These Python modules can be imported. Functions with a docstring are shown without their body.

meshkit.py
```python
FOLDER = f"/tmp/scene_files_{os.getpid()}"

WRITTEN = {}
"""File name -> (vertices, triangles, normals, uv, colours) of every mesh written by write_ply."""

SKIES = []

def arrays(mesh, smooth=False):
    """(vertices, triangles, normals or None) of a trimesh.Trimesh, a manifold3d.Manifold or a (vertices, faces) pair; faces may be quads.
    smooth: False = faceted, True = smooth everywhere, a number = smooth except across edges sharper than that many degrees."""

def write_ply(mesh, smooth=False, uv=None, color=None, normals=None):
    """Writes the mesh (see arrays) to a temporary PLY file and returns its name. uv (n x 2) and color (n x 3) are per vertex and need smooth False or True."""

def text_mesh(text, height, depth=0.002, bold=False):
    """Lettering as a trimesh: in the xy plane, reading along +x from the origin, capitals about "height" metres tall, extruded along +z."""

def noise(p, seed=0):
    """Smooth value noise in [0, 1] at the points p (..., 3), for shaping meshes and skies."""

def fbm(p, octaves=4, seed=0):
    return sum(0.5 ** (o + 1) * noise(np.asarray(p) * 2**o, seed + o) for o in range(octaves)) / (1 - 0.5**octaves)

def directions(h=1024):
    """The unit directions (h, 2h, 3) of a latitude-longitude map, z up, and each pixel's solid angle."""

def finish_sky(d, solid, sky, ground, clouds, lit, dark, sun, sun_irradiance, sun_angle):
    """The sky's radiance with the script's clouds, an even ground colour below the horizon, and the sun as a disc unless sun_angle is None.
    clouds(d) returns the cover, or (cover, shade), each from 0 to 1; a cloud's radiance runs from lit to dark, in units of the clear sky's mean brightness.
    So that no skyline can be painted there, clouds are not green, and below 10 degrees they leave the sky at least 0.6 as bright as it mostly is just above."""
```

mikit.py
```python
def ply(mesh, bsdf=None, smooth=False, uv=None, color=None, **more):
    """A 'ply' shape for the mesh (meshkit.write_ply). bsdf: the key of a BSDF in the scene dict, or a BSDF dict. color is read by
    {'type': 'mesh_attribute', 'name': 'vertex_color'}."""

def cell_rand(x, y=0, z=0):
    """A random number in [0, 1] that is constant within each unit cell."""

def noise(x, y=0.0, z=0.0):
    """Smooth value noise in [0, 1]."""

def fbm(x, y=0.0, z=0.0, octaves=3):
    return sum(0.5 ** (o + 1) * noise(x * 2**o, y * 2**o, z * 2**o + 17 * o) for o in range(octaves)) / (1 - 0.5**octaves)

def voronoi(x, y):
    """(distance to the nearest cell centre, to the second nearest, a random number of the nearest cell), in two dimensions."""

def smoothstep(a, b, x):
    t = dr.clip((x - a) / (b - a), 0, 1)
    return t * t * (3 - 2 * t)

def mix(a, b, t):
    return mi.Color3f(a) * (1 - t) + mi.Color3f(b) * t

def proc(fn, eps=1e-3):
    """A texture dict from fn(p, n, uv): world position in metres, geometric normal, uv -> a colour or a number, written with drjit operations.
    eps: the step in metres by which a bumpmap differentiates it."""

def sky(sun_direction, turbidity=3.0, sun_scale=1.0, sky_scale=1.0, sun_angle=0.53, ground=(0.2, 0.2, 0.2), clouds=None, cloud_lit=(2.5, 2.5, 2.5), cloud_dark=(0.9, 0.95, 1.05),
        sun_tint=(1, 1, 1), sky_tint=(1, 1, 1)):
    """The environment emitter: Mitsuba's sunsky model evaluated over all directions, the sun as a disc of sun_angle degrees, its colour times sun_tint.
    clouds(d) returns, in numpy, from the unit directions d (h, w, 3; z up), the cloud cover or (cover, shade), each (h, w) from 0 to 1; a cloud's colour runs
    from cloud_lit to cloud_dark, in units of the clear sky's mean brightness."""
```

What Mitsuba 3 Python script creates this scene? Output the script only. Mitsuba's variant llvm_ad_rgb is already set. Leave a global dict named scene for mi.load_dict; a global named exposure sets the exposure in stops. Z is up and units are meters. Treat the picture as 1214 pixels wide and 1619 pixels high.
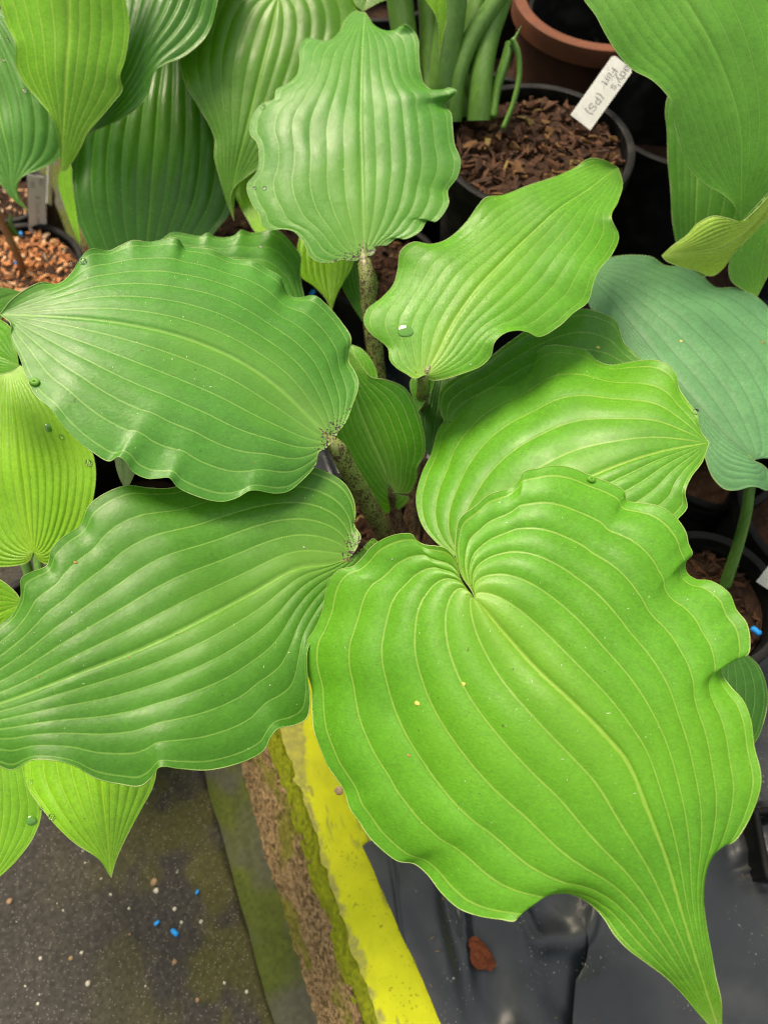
import math, random
import numpy as np, trimesh, mitsuba as mi, drjit as dr
import meshkit, mikit
from scipy.interpolate import CubicHermiteSpline
from scipy.ndimage import gaussian_filter1d

T = mi.ScalarTransform4f
scene, labels = {}, {}
rng = np.random.default_rng(11)
random.seed(5)

# ---------------------------------------------------------------- camera, sky, exposure
PITCH = math.radians(62.0)
scene['camera'] = {'type': 'thinlens', 'aperture_radius': 0.0022, 'focus_distance': 0.52, 'fov': 53.02, 'fov_axis': 'x', 'near_clip': 0.02, 'far_clip': 200.0,
                   'to_world': T().look_at(origin=[0, 0, 0.92], target=[0, math.cos(PITCH), 0.92 - math.sin(PITCH)], up=[0, 0, 1])}
# an even overcast, brightest overhead and a third of that at the horizon, with the sun as a wide soft glow
scene['sky'] = mikit.sky((-0.30, 0.45, 0.85), turbidity=3, sun_scale=1.0, sun_angle=28, clouds=lambda d: (np.ones(d.shape[:2]), 1 - np.clip(d[..., 2], 0, 1)), cloud_lit=(2.4, 2.4, 2.4), cloud_dark=(0.8, 0.82, 0.85))
exposure = 2.28

# ---------------------------------------------------------------- leaf builder
def curve(p):
    """Smooth curve through the rows of p; returns f(u), u = 0..1 by arc length."""
    p = np.asarray(p, float)
    d = np.maximum(np.linalg.norm(np.diff(p[:, :2], axis=0), axis=1), 1e-5) ** 0.6
    k = np.concatenate([[0], np.cumsum(d)])
    h = CubicHermiteSpline(k, p, np.gradient(p, k, axis=0), axis=0)
    q = h(np.linspace(0, k[-1], 1500))
    a = np.concatenate([[0], np.cumsum(np.linalg.norm(np.diff(q[:, :2], axis=0), axis=1))])
    a /= a[-1]
    return lambda u: np.stack([np.interp(u, a, q[:, j]) for j in range(p.shape[1])], 1)


def smooth_line(e, sig):
    """Gaussian smoothing along a line that keeps its two ends."""
    n = len(e)
    ext = np.vstack([2 * e[0] - e[:0:-1], e, 2 * e[-1] - e[-2::-1]])
    return gaussian_filter1d(ext, sig * n, axis=0)[n - 1:2 * n - 1]


def base_height(x, y, r):
    """Height of the leaf's main sheet over its own plane (metres)."""
    L = r['L']
    u, ah, at, cv, cc = x / L, *r['h']
    e = 0.012
    return (ah * 4 * u * (1 - u) * L - at * np.maximum(u - 0.55, 0) ** 2 * L * 2.5
            + cv * (np.sqrt(y * y + e * e) - e) + cc * y * y / L)


def leaf_grid(r, nr, nc):
    s = np.linspace(0, 1, nr)
    u = s ** r.get('q', 1.25)
    M = curve(np.array(r['mid']) * 1e-4)(u)
    N = r['n']
    sides = []
    for key, sg in (('A', -1), ('B', 1)):
        E = curve(np.array(r[key]) * 1e-4)(s)
        E0 = smooth_line(E[:, :2], 0.05)
        E0[0] = E[0, :2]
        sides.append((E, E0, sg))
    bw = sum(np.linalg.norm(E0 - M, axis=1) for E, E0, sg in sides) / (2 * N)
    bw = gaussian_filter1d(bw, nr * 0.03)
    top = np.argmax(bw)
    c = bw / bw[top]
    v = np.where(np.arange(nr) <= top, 0.5 * np.maximum.accumulate(c), 1 - 0.5 * np.maximum.accumulate(c[::-1])[::-1])
    v = 0.85 * v + 0.15 * s
    rows, uvs = [], []
    T = np.linspace(0, 1, nc + 1)
    sd = r.get('seed', 1)
    for E, E0, sg in sides:
        t = T[None, :, None]
        P = (1 - t) * M[:, None] + t * E0[:, None] + t ** 4 * (E[:, :2] - E0)[:, None]
        ws = smooth_line(E[:, 2:3], 0.022)
        a = (T * (N + 0.35))[None, :] * np.ones((nr, 1))
        H = base_height(P[..., 0], P[..., 1], r) + ws * (T ** 3.0)[None, :] + (E[:, 2:3] - ws) * (T ** 9.0)[None, :]
        ph = np.sqrt(np.sin(np.pi * a) ** 2 + 0.008) ** 0.85
        k = r.get('c', 0.1) * bw[:, None] * (1 - 0.55 * T[None, :] ** 4) * (1.55 - 0.9 * s[:, None])
        k = k * (0.75 + 0.5 * meshkit.noise(np.stack([a * 0.9, s[:, None] * 3 + 0 * a, 0 * a + sd * 7.3], -1)))
        q3 = np.stack([P[..., 0] * 26, P[..., 1] * 26, 0 * a + sd * 3.1], -1)
        q4 = np.stack([P[..., 0] * 150, P[..., 1] * 150, 0 * a + sd * 5.7], -1)
        H = H + k * (ph - 0.5) + (meshkit.noise(q3) - 0.5) * r.get('lump', 0.003) * np.sqrt(np.sin(np.pi * np.clip(s, 0.01, 0.99)))[:, None] \
            + (meshkit.noise(q4) - 0.5) * r.get('lump', 0.003) * 0.025
        H = H - 0.0009 * np.exp(-(T[None, :] * bw[:, None] * N / 0.0022) ** 2) * np.sin(np.pi * s)[:, None]
        rows.append(np.concatenate([P, H[..., None]], -1))
        uvs.append(np.stack([sg * a, v[:, None] + 0 * a], -1))
    G = np.concatenate([rows[0][:, ::-1], rows[1][:, 1:]], 1)
    U = np.concatenate([uvs[0][:, ::-1], uvs[1][:, 1:]], 1)
    return G, U


def leaf_mesh(r):
    """(vertices, faces, uv) of one leaf blade with a rolled rim; uv = (vein number across, position along)."""
    nr, nc = r['res']
    G, U = leaf_grid(r, nr, nc)
    O, R = np.array(r['O']), np.array(r['R'])
    V = O + G.reshape(-1, 3) @ R
    w = 2 * nc + 1
    i, j = np.meshgrid(np.arange(nr - 1), np.arange(w - 1), indexing='ij')
    q = np.stack([i * w + j, i * w + j + 1, (i + 1) * w + j + 1, (i + 1) * w + j], -1).reshape(-1, 4)
    F = np.vstack([q[:, [0, 1, 2]], q[:, [0, 2, 3]]])
    uv = U.reshape(-1, 2)
    vs, fs, us, at = [V], [F], [uv], len(V)
    for col, flag in ((0, -40.0), (w - 1, 40.0)):
        p = V.reshape(nr, w, 3)[:, col]
        keep = np.concatenate([[True], np.linalg.norm(np.diff(p, axis=0), axis=1) > 1e-5])
        p = p[keep]
        tv, tf = tube_mesh(p, np.full(len(p), r.get('rim', 0.0005)), 5)
        vs.append(tv); fs.append(tf + at); at += len(tv)
        vv = np.repeat(U[:, col, 1][keep], 5)
        us.append(np.stack([np.full(len(tv), flag), np.concatenate([vv, np.zeros(len(tv) - len(vv))])], -1))
    return np.vstack(vs), np.vstack(fs), np.vstack(us)


def tube_mesh(p, rad, sides=8, squash=1.0, cap=False):
    p = np.asarray(p, float)
    rad = np.broadcast_to(np.asarray(rad, float), (len(p),))
    t = np.gradient(p, axis=0)
    t /= np.linalg.norm(t, axis=1, keepdims=True) + 1e-12
    a = np.zeros_like(p)
    ref = np.array([0.31, 0.12, 0.94]) if abs(t[0, 2]) < 0.9 else np.array([1.0, 0.1, 0])
    for k in range(len(p)):
        ref = ref - t[k] * (ref @ t[k])
        ref /= np.linalg.norm(ref) + 1e-12
        a[k] = ref
    b = np.cross(t, a)
    g = np.arange(sides) * 2 * np.pi / sides
    v = p[:, None] + rad[:, None, None] * (np.cos(g)[None, :, None] * a[:, None] + squash * np.sin(g)[None, :, None] * b[:, None])
    i, j = np.meshgrid(np.arange(len(p) - 1), np.arange(sides), indexing='ij')
    q = np.stack([i * sides + j, i * sides + (j + 1) % sides, (i + 1) * sides + (j + 1) % sides, (i + 1) * sides + j], -1).reshape(-1, 4)
    f = np.vstack([q[:, [0, 1, 2]], q[:, [0, 2, 3]]])
    v = v.reshape(-1, 3)
    if cap:
        n = len(v)
        v = np.vstack([v, p[:1], p[-1:]])
        e = (len(p) - 1) * sides
        jj = np.arange(sides)
        f = np.vstack([f, np.stack([(jj + 1) % sides, jj, jj * 0 + n], 1), np.stack([e + jj, e + (jj + 1) % sides, jj * 0 + n + 1], 1)])
    return v, f


def bezier(pts, n=40):
    """Smooth line through 3-D points."""
    p = np.asarray(pts, float)
    k = np.concatenate([[0], np.cumsum(np.linalg.norm(np.diff(p, axis=0), axis=1) ** 0.7)])
    return CubicHermiteSpline(k, p, np.gradient(p, k, axis=0), axis=0)(np.linspace(0, k[-1], n))

# ---------------------------------------------------------------- helpers
_count = {}


def key_for(name, parent=None):
    k = f'{parent}__{name}' if parent else name
    n = _count.get(k, 0)
    _count[k] = n + 1
    return k if n == 0 else f'{k}_{n:03d}'


def put(name, mesh, mat, parent=None, smooth=35, label=None, cat=None, group=None, kind=None, uv=None, to_world=None):
    k = key_for(name, parent)
    d = mesh if isinstance(mesh, dict) else mikit.ply(mesh, mat, smooth=smooth, uv=uv)
    scene[k] = {**d, 'to_world': to_world} if to_world is not None else dict(d)
    tag(k, label, cat, group, kind)
    return k


def tag(k, label=None, cat=None, group=None, kind=None):
    e = {a: b for a, b in (('label', label), ('category', cat), ('group', group), ('kind', kind)) if b}
    if e:
        labels[k] = e


def thing(name, label, cat, group=None):
    k = key_for(name)
    tag(k, label, cat, group)
    return k


def C3(*c):
    return {'type': 'rgb', 'value': list(c)}


def P(fn, eps=1e-3):
    return mikit.proc(fn, eps)


noise, fbm, mix, sstep = mikit.noise, mikit.fbm, mikit.mix, mikit.smoothstep

# ---------------------------------------------------------------- leaf material (all leaves; the kind of leaf is carried by uv.y)
#        name       upper side             light through it       veins                 gloss  vein spacing  speckled base
KINDS = [
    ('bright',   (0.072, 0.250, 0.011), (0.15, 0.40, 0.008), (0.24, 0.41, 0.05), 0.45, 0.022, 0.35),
    ('mid',      (0.045, 0.168, 0.009), (0.09, 0.28, 0.008), (0.17, 0.35, 0.05), 0.45, 0.016, 1.0),
    ('blue',     (0.058, 0.212, 0.026), (0.10, 0.29, 0.015), (0.19, 0.38, 0.07), 0.43, 0.016, 1.0),
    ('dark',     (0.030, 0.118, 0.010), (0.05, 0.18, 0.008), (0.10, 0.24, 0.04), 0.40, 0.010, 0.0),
    ('lime',     (0.105, 0.310, 0.009), (0.26, 0.52, 0.006), (0.30, 0.50, 0.05), 0.43, 0.012, 0.0),
    ('yellow',   (0.150, 0.380, 0.012), (0.30, 0.58, 0.008), (0.28, 0.50, 0.03), 0.39, 0.012, 0.0),
    ('gloss',    (0.032, 0.135, 0.007), (0.07, 0.26, 0.006), (0.11, 0.28, 0.03), 0.35, 0.016, 0.0),
    ('warm',     (0.045, 0.155, 0.004), (0.13, 0.34, 0.003), (0.15, 0.33, 0.03), 0.41, 0.014, 0.0),
    ('soft',     (0.095, 0.285, 0.028), (0.15, 0.40, 0.014), (0.18, 0.40, 0.06), 0.47, 0.018, 0.0),
    ('palelime', (0.230, 0.390, 0.040), (0.30, 0.48, 0.030), (0.36, 0.48, 0.11), 0.43, 0.010, 0.0),
    ('glauc',    (0.098, 0.265, 0.112), (0.12, 0.29, 0.060), (0.07, 0.17, 0.07), 0.50, 0.016, 0.0),
    ('pale',     (0.240, 0.340, 0.140), (0.30, 0.40, 0.110), (0.34, 0.42, 0.18), 0.50, 0.012, 0.0),
    ('young',    (0.075, 0.300, 0.012), (0.17, 0.50, 0.010), (0.36, 0.56, 0.13), 0.45, 0.009, 0.6),
]
KIND = {k[0]: i for i, k in enumerate(KINDS)}


def pick(idf, col):
    out = None
    for i, k in enumerate(KINDS):
        v = mi.Color3f(k[col]) if isinstance(k[col], tuple) else mi.Float(k[col])
        out = v if out is None else dr.select(idf > i - 0.5, v, out)
    return out


def leaf_parts(p, uv):
    idf = dr.floor(uv.y * 0.5)
    v = uv.y - 2 * idf
    a = uv.x
    sp = pick(idf, 5) * dr.maximum(1 - dr.abs(2 * v - 1), 0.04)
    wob = (noise(p.x * 260, p.y * 260, p.z * 260) - 0.5) * 0.0006
    d = dr.abs(a - dr.round(a)) * sp + wob * 0.5
    vein = 1 - sstep(0.00010, 0.00085, d)
    vein *= 1 - 0.75 * sstep(0.86, 0.99, v)
    midr = 1 - sstep(0.0006, 0.0009 + 0.0022 * (1.0 - v), dr.abs(a) * sp + wob)
    rim = sstep(25, 30, dr.abs(a))
    return idf, v, a, sp, vein, midr, rim


def leaf_shade(p, uv, col):
    idf, v, a, sp, vein, midr, rim = leaf_parts(p, uv)
    base = pick(idf, col)
    big = fbm(p.x * 16, p.y * 16, p.z * 16, 3)
    fine = fbm(p.x * 420, p.y * 420, p.z * 420, 2)
    mid_ = fbm(p.x * 95 + 3, p.y * 95, p.z * 95, 3)
    c = base * (0.76 + 0.38 * big + 0.22 * (fine - 0.5) + 0.20 * (mid_ - 0.5))
    yel = sstep(0.52, 0.80, fbm(p.x * 11 + 31, p.y * 11, p.z * 11, 2))
    c = mix(c, base * mi.Color3f(1.30, 1.14, 0.62), 0.5 * yel)
    # cross veins: faint ladder between the ribs
    lad = noise(a * 2.2, p.x * 900, p.y * 900 + p.z * 500)
    c = c * (0.89 + 0.22 * lad)
    halo = 1 - sstep(0.0, 0.0022, dr.abs(a - dr.round(a)) * sp)
    c = c * (1 - 0.10 * halo)
    glow = dr.exp(-dr.square(a * sp / 0.020)) * sstep(0.75, 0.05, v)  # the blade's own paler colour beside midrib and base, not light
    c = mix(c, pick(idf, 3), 0.58 * glow)
    c = mix(c, pick(idf, 3), dr.maximum(0.62 * vein * (0.75 + 0.5 * big), 0.72 * midr))
    c = mix(c, mi.Color3f(0.36, 0.46, 0.17), rim * (0.12 + 0.75 * sstep(0.35, 0.72, noise(p.x * 70, p.y * 70, p.z * 70))))
    tip = sstep(0.965, 1.0, v)
    c = mix(c, mi.Color3f(0.32, 0.40, 0.10), 0.5 * tip)
    spk = noise(p.x * 1150, p.y * 1150, p.z * 1150)
    dens = sstep(0.24, 0.04, v) * pick(idf, 6)
    c = mix(c, mi.Color3f(0.045, 0.022, 0.025), sstep(0.98 - 0.52 * dens, 1.06 - 0.52 * dens, spk) * dr.select(dens > 0.01, 1.0, 0.0))
    # dust and pollen specks, small dark flecks
    w = noise(p.x * 760 + 5, p.y * 760, p.z * 760)
    where = sstep(0.35, 0.7, noise(p.x * 14, p.y * 14 + 9, p.z * 14))
    c = mix(c, mi.Color3f(0.60, 0.66, 0.46), 0.7 * sstep(0.935, 0.975, w) * where)
    k = noise(p.x * 430 + 50, p.y * 430 + 8, p.z * 430)
    c = mix(c, mi.Color3f(0.05, 0.06, 0.02), 0.7 * sstep(0.95, 0.975, k))
    return c


def leaf_bump(p, n, uv):
    q = p * 520
    return 0.00009 * fbm(q.x, q.y, q.z, 2) + 0.00006 * noise(uv.x * 1.6, p.x * 560, p.y * 560 + p.z * 300) + 0.00005 * noise(p.x * 170, p.y * 170, p.z * 170)


def leaf_rough(p, n, uv):
    idf = dr.floor(uv.y * 0.5)
    return dr.clip(pick(idf, 4) + 0.30 * (fbm(p.x * 60, p.y * 60, p.z * 60, 3) - 0.5), 0.12, 0.9)


scene['leaf_mat'] = {'type': 'bumpmap', 'scale': 1.0, 'arbitrary': P(leaf_bump, 3e-4), 'bsdf': {
    'type': 'blendbsdf', 'weight': 0.36,
    'a': {'type': 'twosided', 'bsdf': {'type': 'principled', 'base_color': P(lambda p, n, uv: leaf_shade(p, uv, 1)), 'roughness': P(leaf_rough), 'specular': 0.46}},
    'b': {'type': 'principledthin', 'base_color': P(lambda p, n, uv: leaf_shade(p, uv, 2)), 'roughness': 0.5, 'diff_trans': 1.25, 'spec_trans': 0.0}}}


def petiole_col(p, n, uv):
    s = noise(p.x * 1000, p.y * 1000, p.z * 650)
    s2 = noise(p.x * 2300, p.y * 2300, p.z * 1500)
    low = 1 - sstep(0.27, 0.37, p.z)
    c = mix((0.19, 0.24, 0.06), (0.14, 0.17, 0.045), fbm(p.x * 90, p.y * 90, p.z * 90))
    c = mix(c, (0.12, 0.060, 0.035), 0.85 * low)
    m = sstep(0.535, 0.58, 0.52 * s + 0.30 * s2 + 0.22 * noise(p.x * 160, p.y * 160, p.z * 120) + 0.05 * low)
    return mix(c, (0.045, 0.016, 0.016), 0.92 * m)


def simple(name, fn, rough=0.6, spec=0.4, bump=None, bs=1.0, eps=1e-3, **more):
    b = {'type': 'principled', 'base_color': P(fn) if callable(fn) else C3(*fn), 'roughness': P(rough) if callable(rough) else rough, 'specular': spec, **more}
    b = {'type': 'twosided', 'bsdf': b}
    if bump is not None:
        b = {'type': 'bumpmap', 'scale': bs, 'arbitrary': P(bump, eps), 'bsdf': b}
    scene[name] = b


simple('petiole_speckled_mat', petiole_col, 0.42, 0.45, lambda p, n, uv: 0.0004 * fbm(p.x * 400, p.y * 400, p.z * 60, 2), eps=4e-4)
simple('petiole_mat', lambda p, n, uv: mix((0.11, 0.23, 0.035), (0.055, 0.14, 0.02), fbm(p.x * 60, p.y * 60, p.z * 14)) * (0.85 + 0.3 * noise(p.x * 500, p.y * 500, p.z * 40)), 0.42, 0.45)
simple('red_stem_mat', lambda p, n, uv: mix((0.20, 0.07, 0.03), (0.28, 0.15, 0.05), fbm(p.x * 70, p.y * 70, p.z * 40)), 0.5)
simple('black_plastic_mat', lambda p, n, uv: mix((0.006, 0.0065, 0.0065), (0.020, 0.020, 0.018), sstep(0.45, 0.8, fbm(p.x * 45, p.y * 45, p.z * 45))), lambda p, n, uv: 0.45 + 0.3 * fbm(p.x * 50, p.y * 50, p.z * 50), 0.13,
       lambda p, n, uv: 0.0005 * fbm(p.x * 260, p.y * 260, p.z * 260, 2))
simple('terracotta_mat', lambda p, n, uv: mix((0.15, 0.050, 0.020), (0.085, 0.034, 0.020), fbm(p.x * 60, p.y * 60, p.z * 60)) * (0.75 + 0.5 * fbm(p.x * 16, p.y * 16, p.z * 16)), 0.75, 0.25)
simple('shaded_terracotta_mat', lambda p, n, uv: mix((0.045, 0.020, 0.012), (0.08, 0.034, 0.02), fbm(p.x * 50, p.y * 50, p.z * 50)), 0.85, 0.15)  # same clay, darkened: the shade below the rim is put into the colour
simple('compost_mat', lambda p, n, uv: mix((0.016, 0.009, 0.006), (0.055, 0.028, 0.015), fbm(p.x * 190, p.y * 190, p.z * 190)), 0.9, 0.2, lambda p, n, uv: 0.004 * fbm(p.x * 220, p.y * 220, p.z * 220), eps=8e-4)
for i, (a, b) in enumerate((((0.042, 0.018, 0.010), (0.085, 0.038, 0.017)), ((0.080, 0.040, 0.015), (0.14, 0.075, 0.025)), ((0.022, 0.011, 0.007), (0.05, 0.024, 0.013)), ((0.16, 0.11, 0.035), (0.24, 0.17, 0.06)))):
    simple(f'bark_mat_{i}', lambda p, n, uv, a=a, b=b: mix(a, b, fbm(p.x * 240, p.y * 240, p.z * 240)), 0.8, 0.25)
for i, (a, b) in enumerate((((0.42, 0.17, 0.06), (0.56, 0.26, 0.11)), ((0.50, 0.25, 0.11), (0.64, 0.38, 0.20)), ((0.28, 0.10, 0.036), (0.42, 0.17, 0.06)), ((0.60, 0.40, 0.24), (0.70, 0.54, 0.38)))):
    simple(f'orange_bark_mat_{i}', lambda p, n, uv, a=a, b=b: mix(a, b, fbm(p.x * 300, p.y * 300, p.z * 300)), 0.8, 0.25)
simple('label_mat', lambda p, n, uv: mix((0.60, 0.61, 0.60), (0.74, 0.75, 0.74), fbm(p.x * 120, p.y * 120, p.z * 120)) * (1 - 0.35 * sstep(0.6, 0.85, fbm(p.x * 300, p.y * 300, p.z * 300))), 0.45, 0.4)
simple('old_label_mat', lambda p, n, uv: mix((0.42, 0.41, 0.39), (0.58, 0.58, 0.56), fbm(p.x * 90, p.y * 90, p.z * 90)), 0.6, 0.3)
simple('ink_mat', (0.06, 0.06, 0.07), 0.6)
simple('faded_ink_mat', (0.05, 0.045, 0.045), 0.7)
simple('pellet_mat', lambda p, n, uv: mix((0.006, 0.17, 0.55), (0.02, 0.30, 0.72), fbm(p.x * 500, p.y * 500, p.z * 500)), 0.6, 0.3)
simple('pebble_mat', lambda p, n, uv: mix((0.24, 0.23, 0.19), (0.46, 0.44, 0.37), fbm(p.x * 260, p.y * 260, p.z * 260)), 0.7, 0.3)
simple('tan_pebble_mat', lambda p, n, uv: mix((0.15, 0.095, 0.045), (0.28, 0.20, 0.12), fbm(p.x * 260, p.y * 260, p.z * 260)), 0.7, 0.3)
simple('lava_mat', lambda p, n, uv: mix((0.085, 0.022, 0.010), (0.20, 0.060, 0.024), fbm(p.x * 420, p.y * 420, p.z * 420)), 0.9, 0.2, lambda p, n, uv: 0.003 * fbm(p.x * 600, p.y * 600, p.z * 600, 2), eps=4e-4)
simple('shell_mat', lambda p, n, uv: mix((0.09, 0.06, 0.035), (0.22, 0.16, 0.10), fbm(p.x * 900, p.y * 900, p.z * 900)), 0.5, 0.4)
simple('straw_mat', lambda p, n, uv: mix((0.11, 0.065, 0.028), (0.24, 0.16, 0.07), noise(p.x * 200, p.y * 200, p.z * 200)), 0.8)
simple('scar_mat', lambda p, n, uv: mix((0.34, 0.36, 0.06), (0.50, 0.46, 0.10), noise(p.x * 900, p.y * 900, p.z * 900)), 0.7)
simple('scab_mat', lambda p, n, uv: mix((0.20, 0.09, 0.03), (0.35, 0.22, 0.07), noise(p.x * 1200, p.y * 1200, p.z * 1200)), 0.8)
simple('water_film_mat', lambda p, n, uv: mix((0.045, 0.165, 0.008), (0.07, 0.21, 0.012), fbm(p.x * 200, p.y * 200, p.z * 200)), 0.06, 0.9)
scene['water_mat'] = {'type': 'dielectric', 'int_ior': 1.33, 'ext_ior': 1.0}


def floor_col(p, n, uv):
    d = (p.x + 0.4 * p.y + 0.05) * 0.928
    big = fbm(p.x * 9, p.y * 9, 0, 3)
    g = fbm(p.x * 330, p.y * 330, 0, 3)
    c = mix((0.021, 0.0195, 0.0175), (0.053, 0.050, 0.045), g) * (0.7 + 0.6 * big)
    moss = sstep(-0.32, -0.11, d) * sstep(0.33, 0.58, fbm(p.x * 22, p.y * 22, 5, 3))
    c = mix(c, mix((0.040, 0.040, 0.012), (0.075, 0.075, 0.020), g), 0.75 * moss)
    gr, _, r = mikit.voronoi(p.x * 420, p.y * 420)
    c = mix(c, mix((0.10, 0.09, 0.075), (0.24, 0.22, 0.19), r), sstep(0.30, 0.18, gr) * dr.select(r > 0.88, 0.6, 0.0))
    joint = sstep(0.008, 0.0, dr.abs(d + 0.089 + 0.006 * (noise(p.y * 60) - 0.5)))
    return c * (1 - 0.6 * joint)


simple('floor_mat', floor_col, 0.85, 0.12, lambda p, n, uv: 0.0018 * fbm(p.x * 300, p.y * 300, 0, 3), eps=6e-4)


def footing_col(p, n, uv):
    g = fbm(p.x * 260, p.y * 260, p.z * 260, 3)
    b = fbm(p.x * 26, p.y * 26, p.z * 26, 2)
    c = mix((0.045, 0.044, 0.030), (0.085, 0.088, 0.060), g)
    c = mix(c, mix((0.035, 0.048, 0.008), (0.085, 0.105, 0.016), g), sstep(0.35, 0.65, b))
    return c


simple('footing_mat', footing_col, 0.85, 0.2, lambda p, n, uv: 0.0016 * fbm(p.x * 240, p.y * 240, p.z * 240, 3), eps=6e-4)


def face_col(p, n, uv):
    g = fbm(p.x * 330, p.y * 330, p.z * 330, 3)
    b = fbm(p.x * 30, p.y * 30, p.z * 30, 3)
    c = mix((0.075, 0.048, 0.020), (0.30, 0.21, 0.105), sstep(0.25, 0.75, g))
    c = mix(c, mix((0.06, 0.065, 0.008), (0.20, 0.20, 0.02), g), 0.8 * sstep(0.52, 0.72, b))
    return c


simple('face_mat', face_col, 0.9, 0.15, lambda p, n, uv: 0.004 * fbm(p.x * 330, p.y * 330, p.z * 330, 2), eps=5e-4)
simple('moss_mat', lambda p, n, uv: mix((0.075, 0.090, 0.006), (0.27, 0.31, 0.012), fbm(p.x * 300, p.y * 300, p.z * 300, 3)), 0.9, 0.15, lambda p, n, uv: 0.004 * fbm(p.x * 420, p.y * 420, p.z * 420, 2), eps=4e-4)


def yellow_col(p, n, uv):
    d = (p.x + 0.4 * p.y + 0.05) * 0.928
    g = fbm(p.x * 60, p.y * 60, 0, 3)
    c = mix((0.43, 0.47, 0.006), (0.54, 0.57, 0.009), g)
    worn = sstep(0.019, 0.012, d + 0.016 * (fbm(p.x * 120, p.y * 120, 3) - 0.5) - 0.05 * sstep(0.10, 0.20, p.y) * 0.5)
    c = mix(c, mix((0.16, 0.15, 0.08), (0.38, 0.37, 0.05), fbm(p.x * 300, p.y * 300, 0)), 0.85 * worn)
    gr = sstep(0.50, 0.78, fbm(p.x * 28 + p.y * 9, p.y * 22, 12, 4))
    c = mix(c, (0.26, 0.27, 0.02), 0.25 * gr)
    sc = sstep(0.62, 0.70, fbm(p.x * 260 + p.y * 100, p.y * 60, 15, 2)) * sstep(0.5, 0.7, noise(p.x * 24, p.y * 24, 18))
    c = mix(c, (0.17, 0.16, 0.06), 0.55 * sc)
    f = noise(p.x * 520, p.y * 520, 7)
    c = mix(c, (0.20, 0.20, 0.01), 0.75 * sstep(0.84, 0.92, f) * sstep(0.35, 0.6, fbm(p.x * 40, p.y * 40, 9)))
    return c


simple('yellow_mat', yellow_col, 0.65, 0.2, lambda p, n, uv: 0.0007 * fbm(p.x * 200, p.y * 200, 0, 2))


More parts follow.
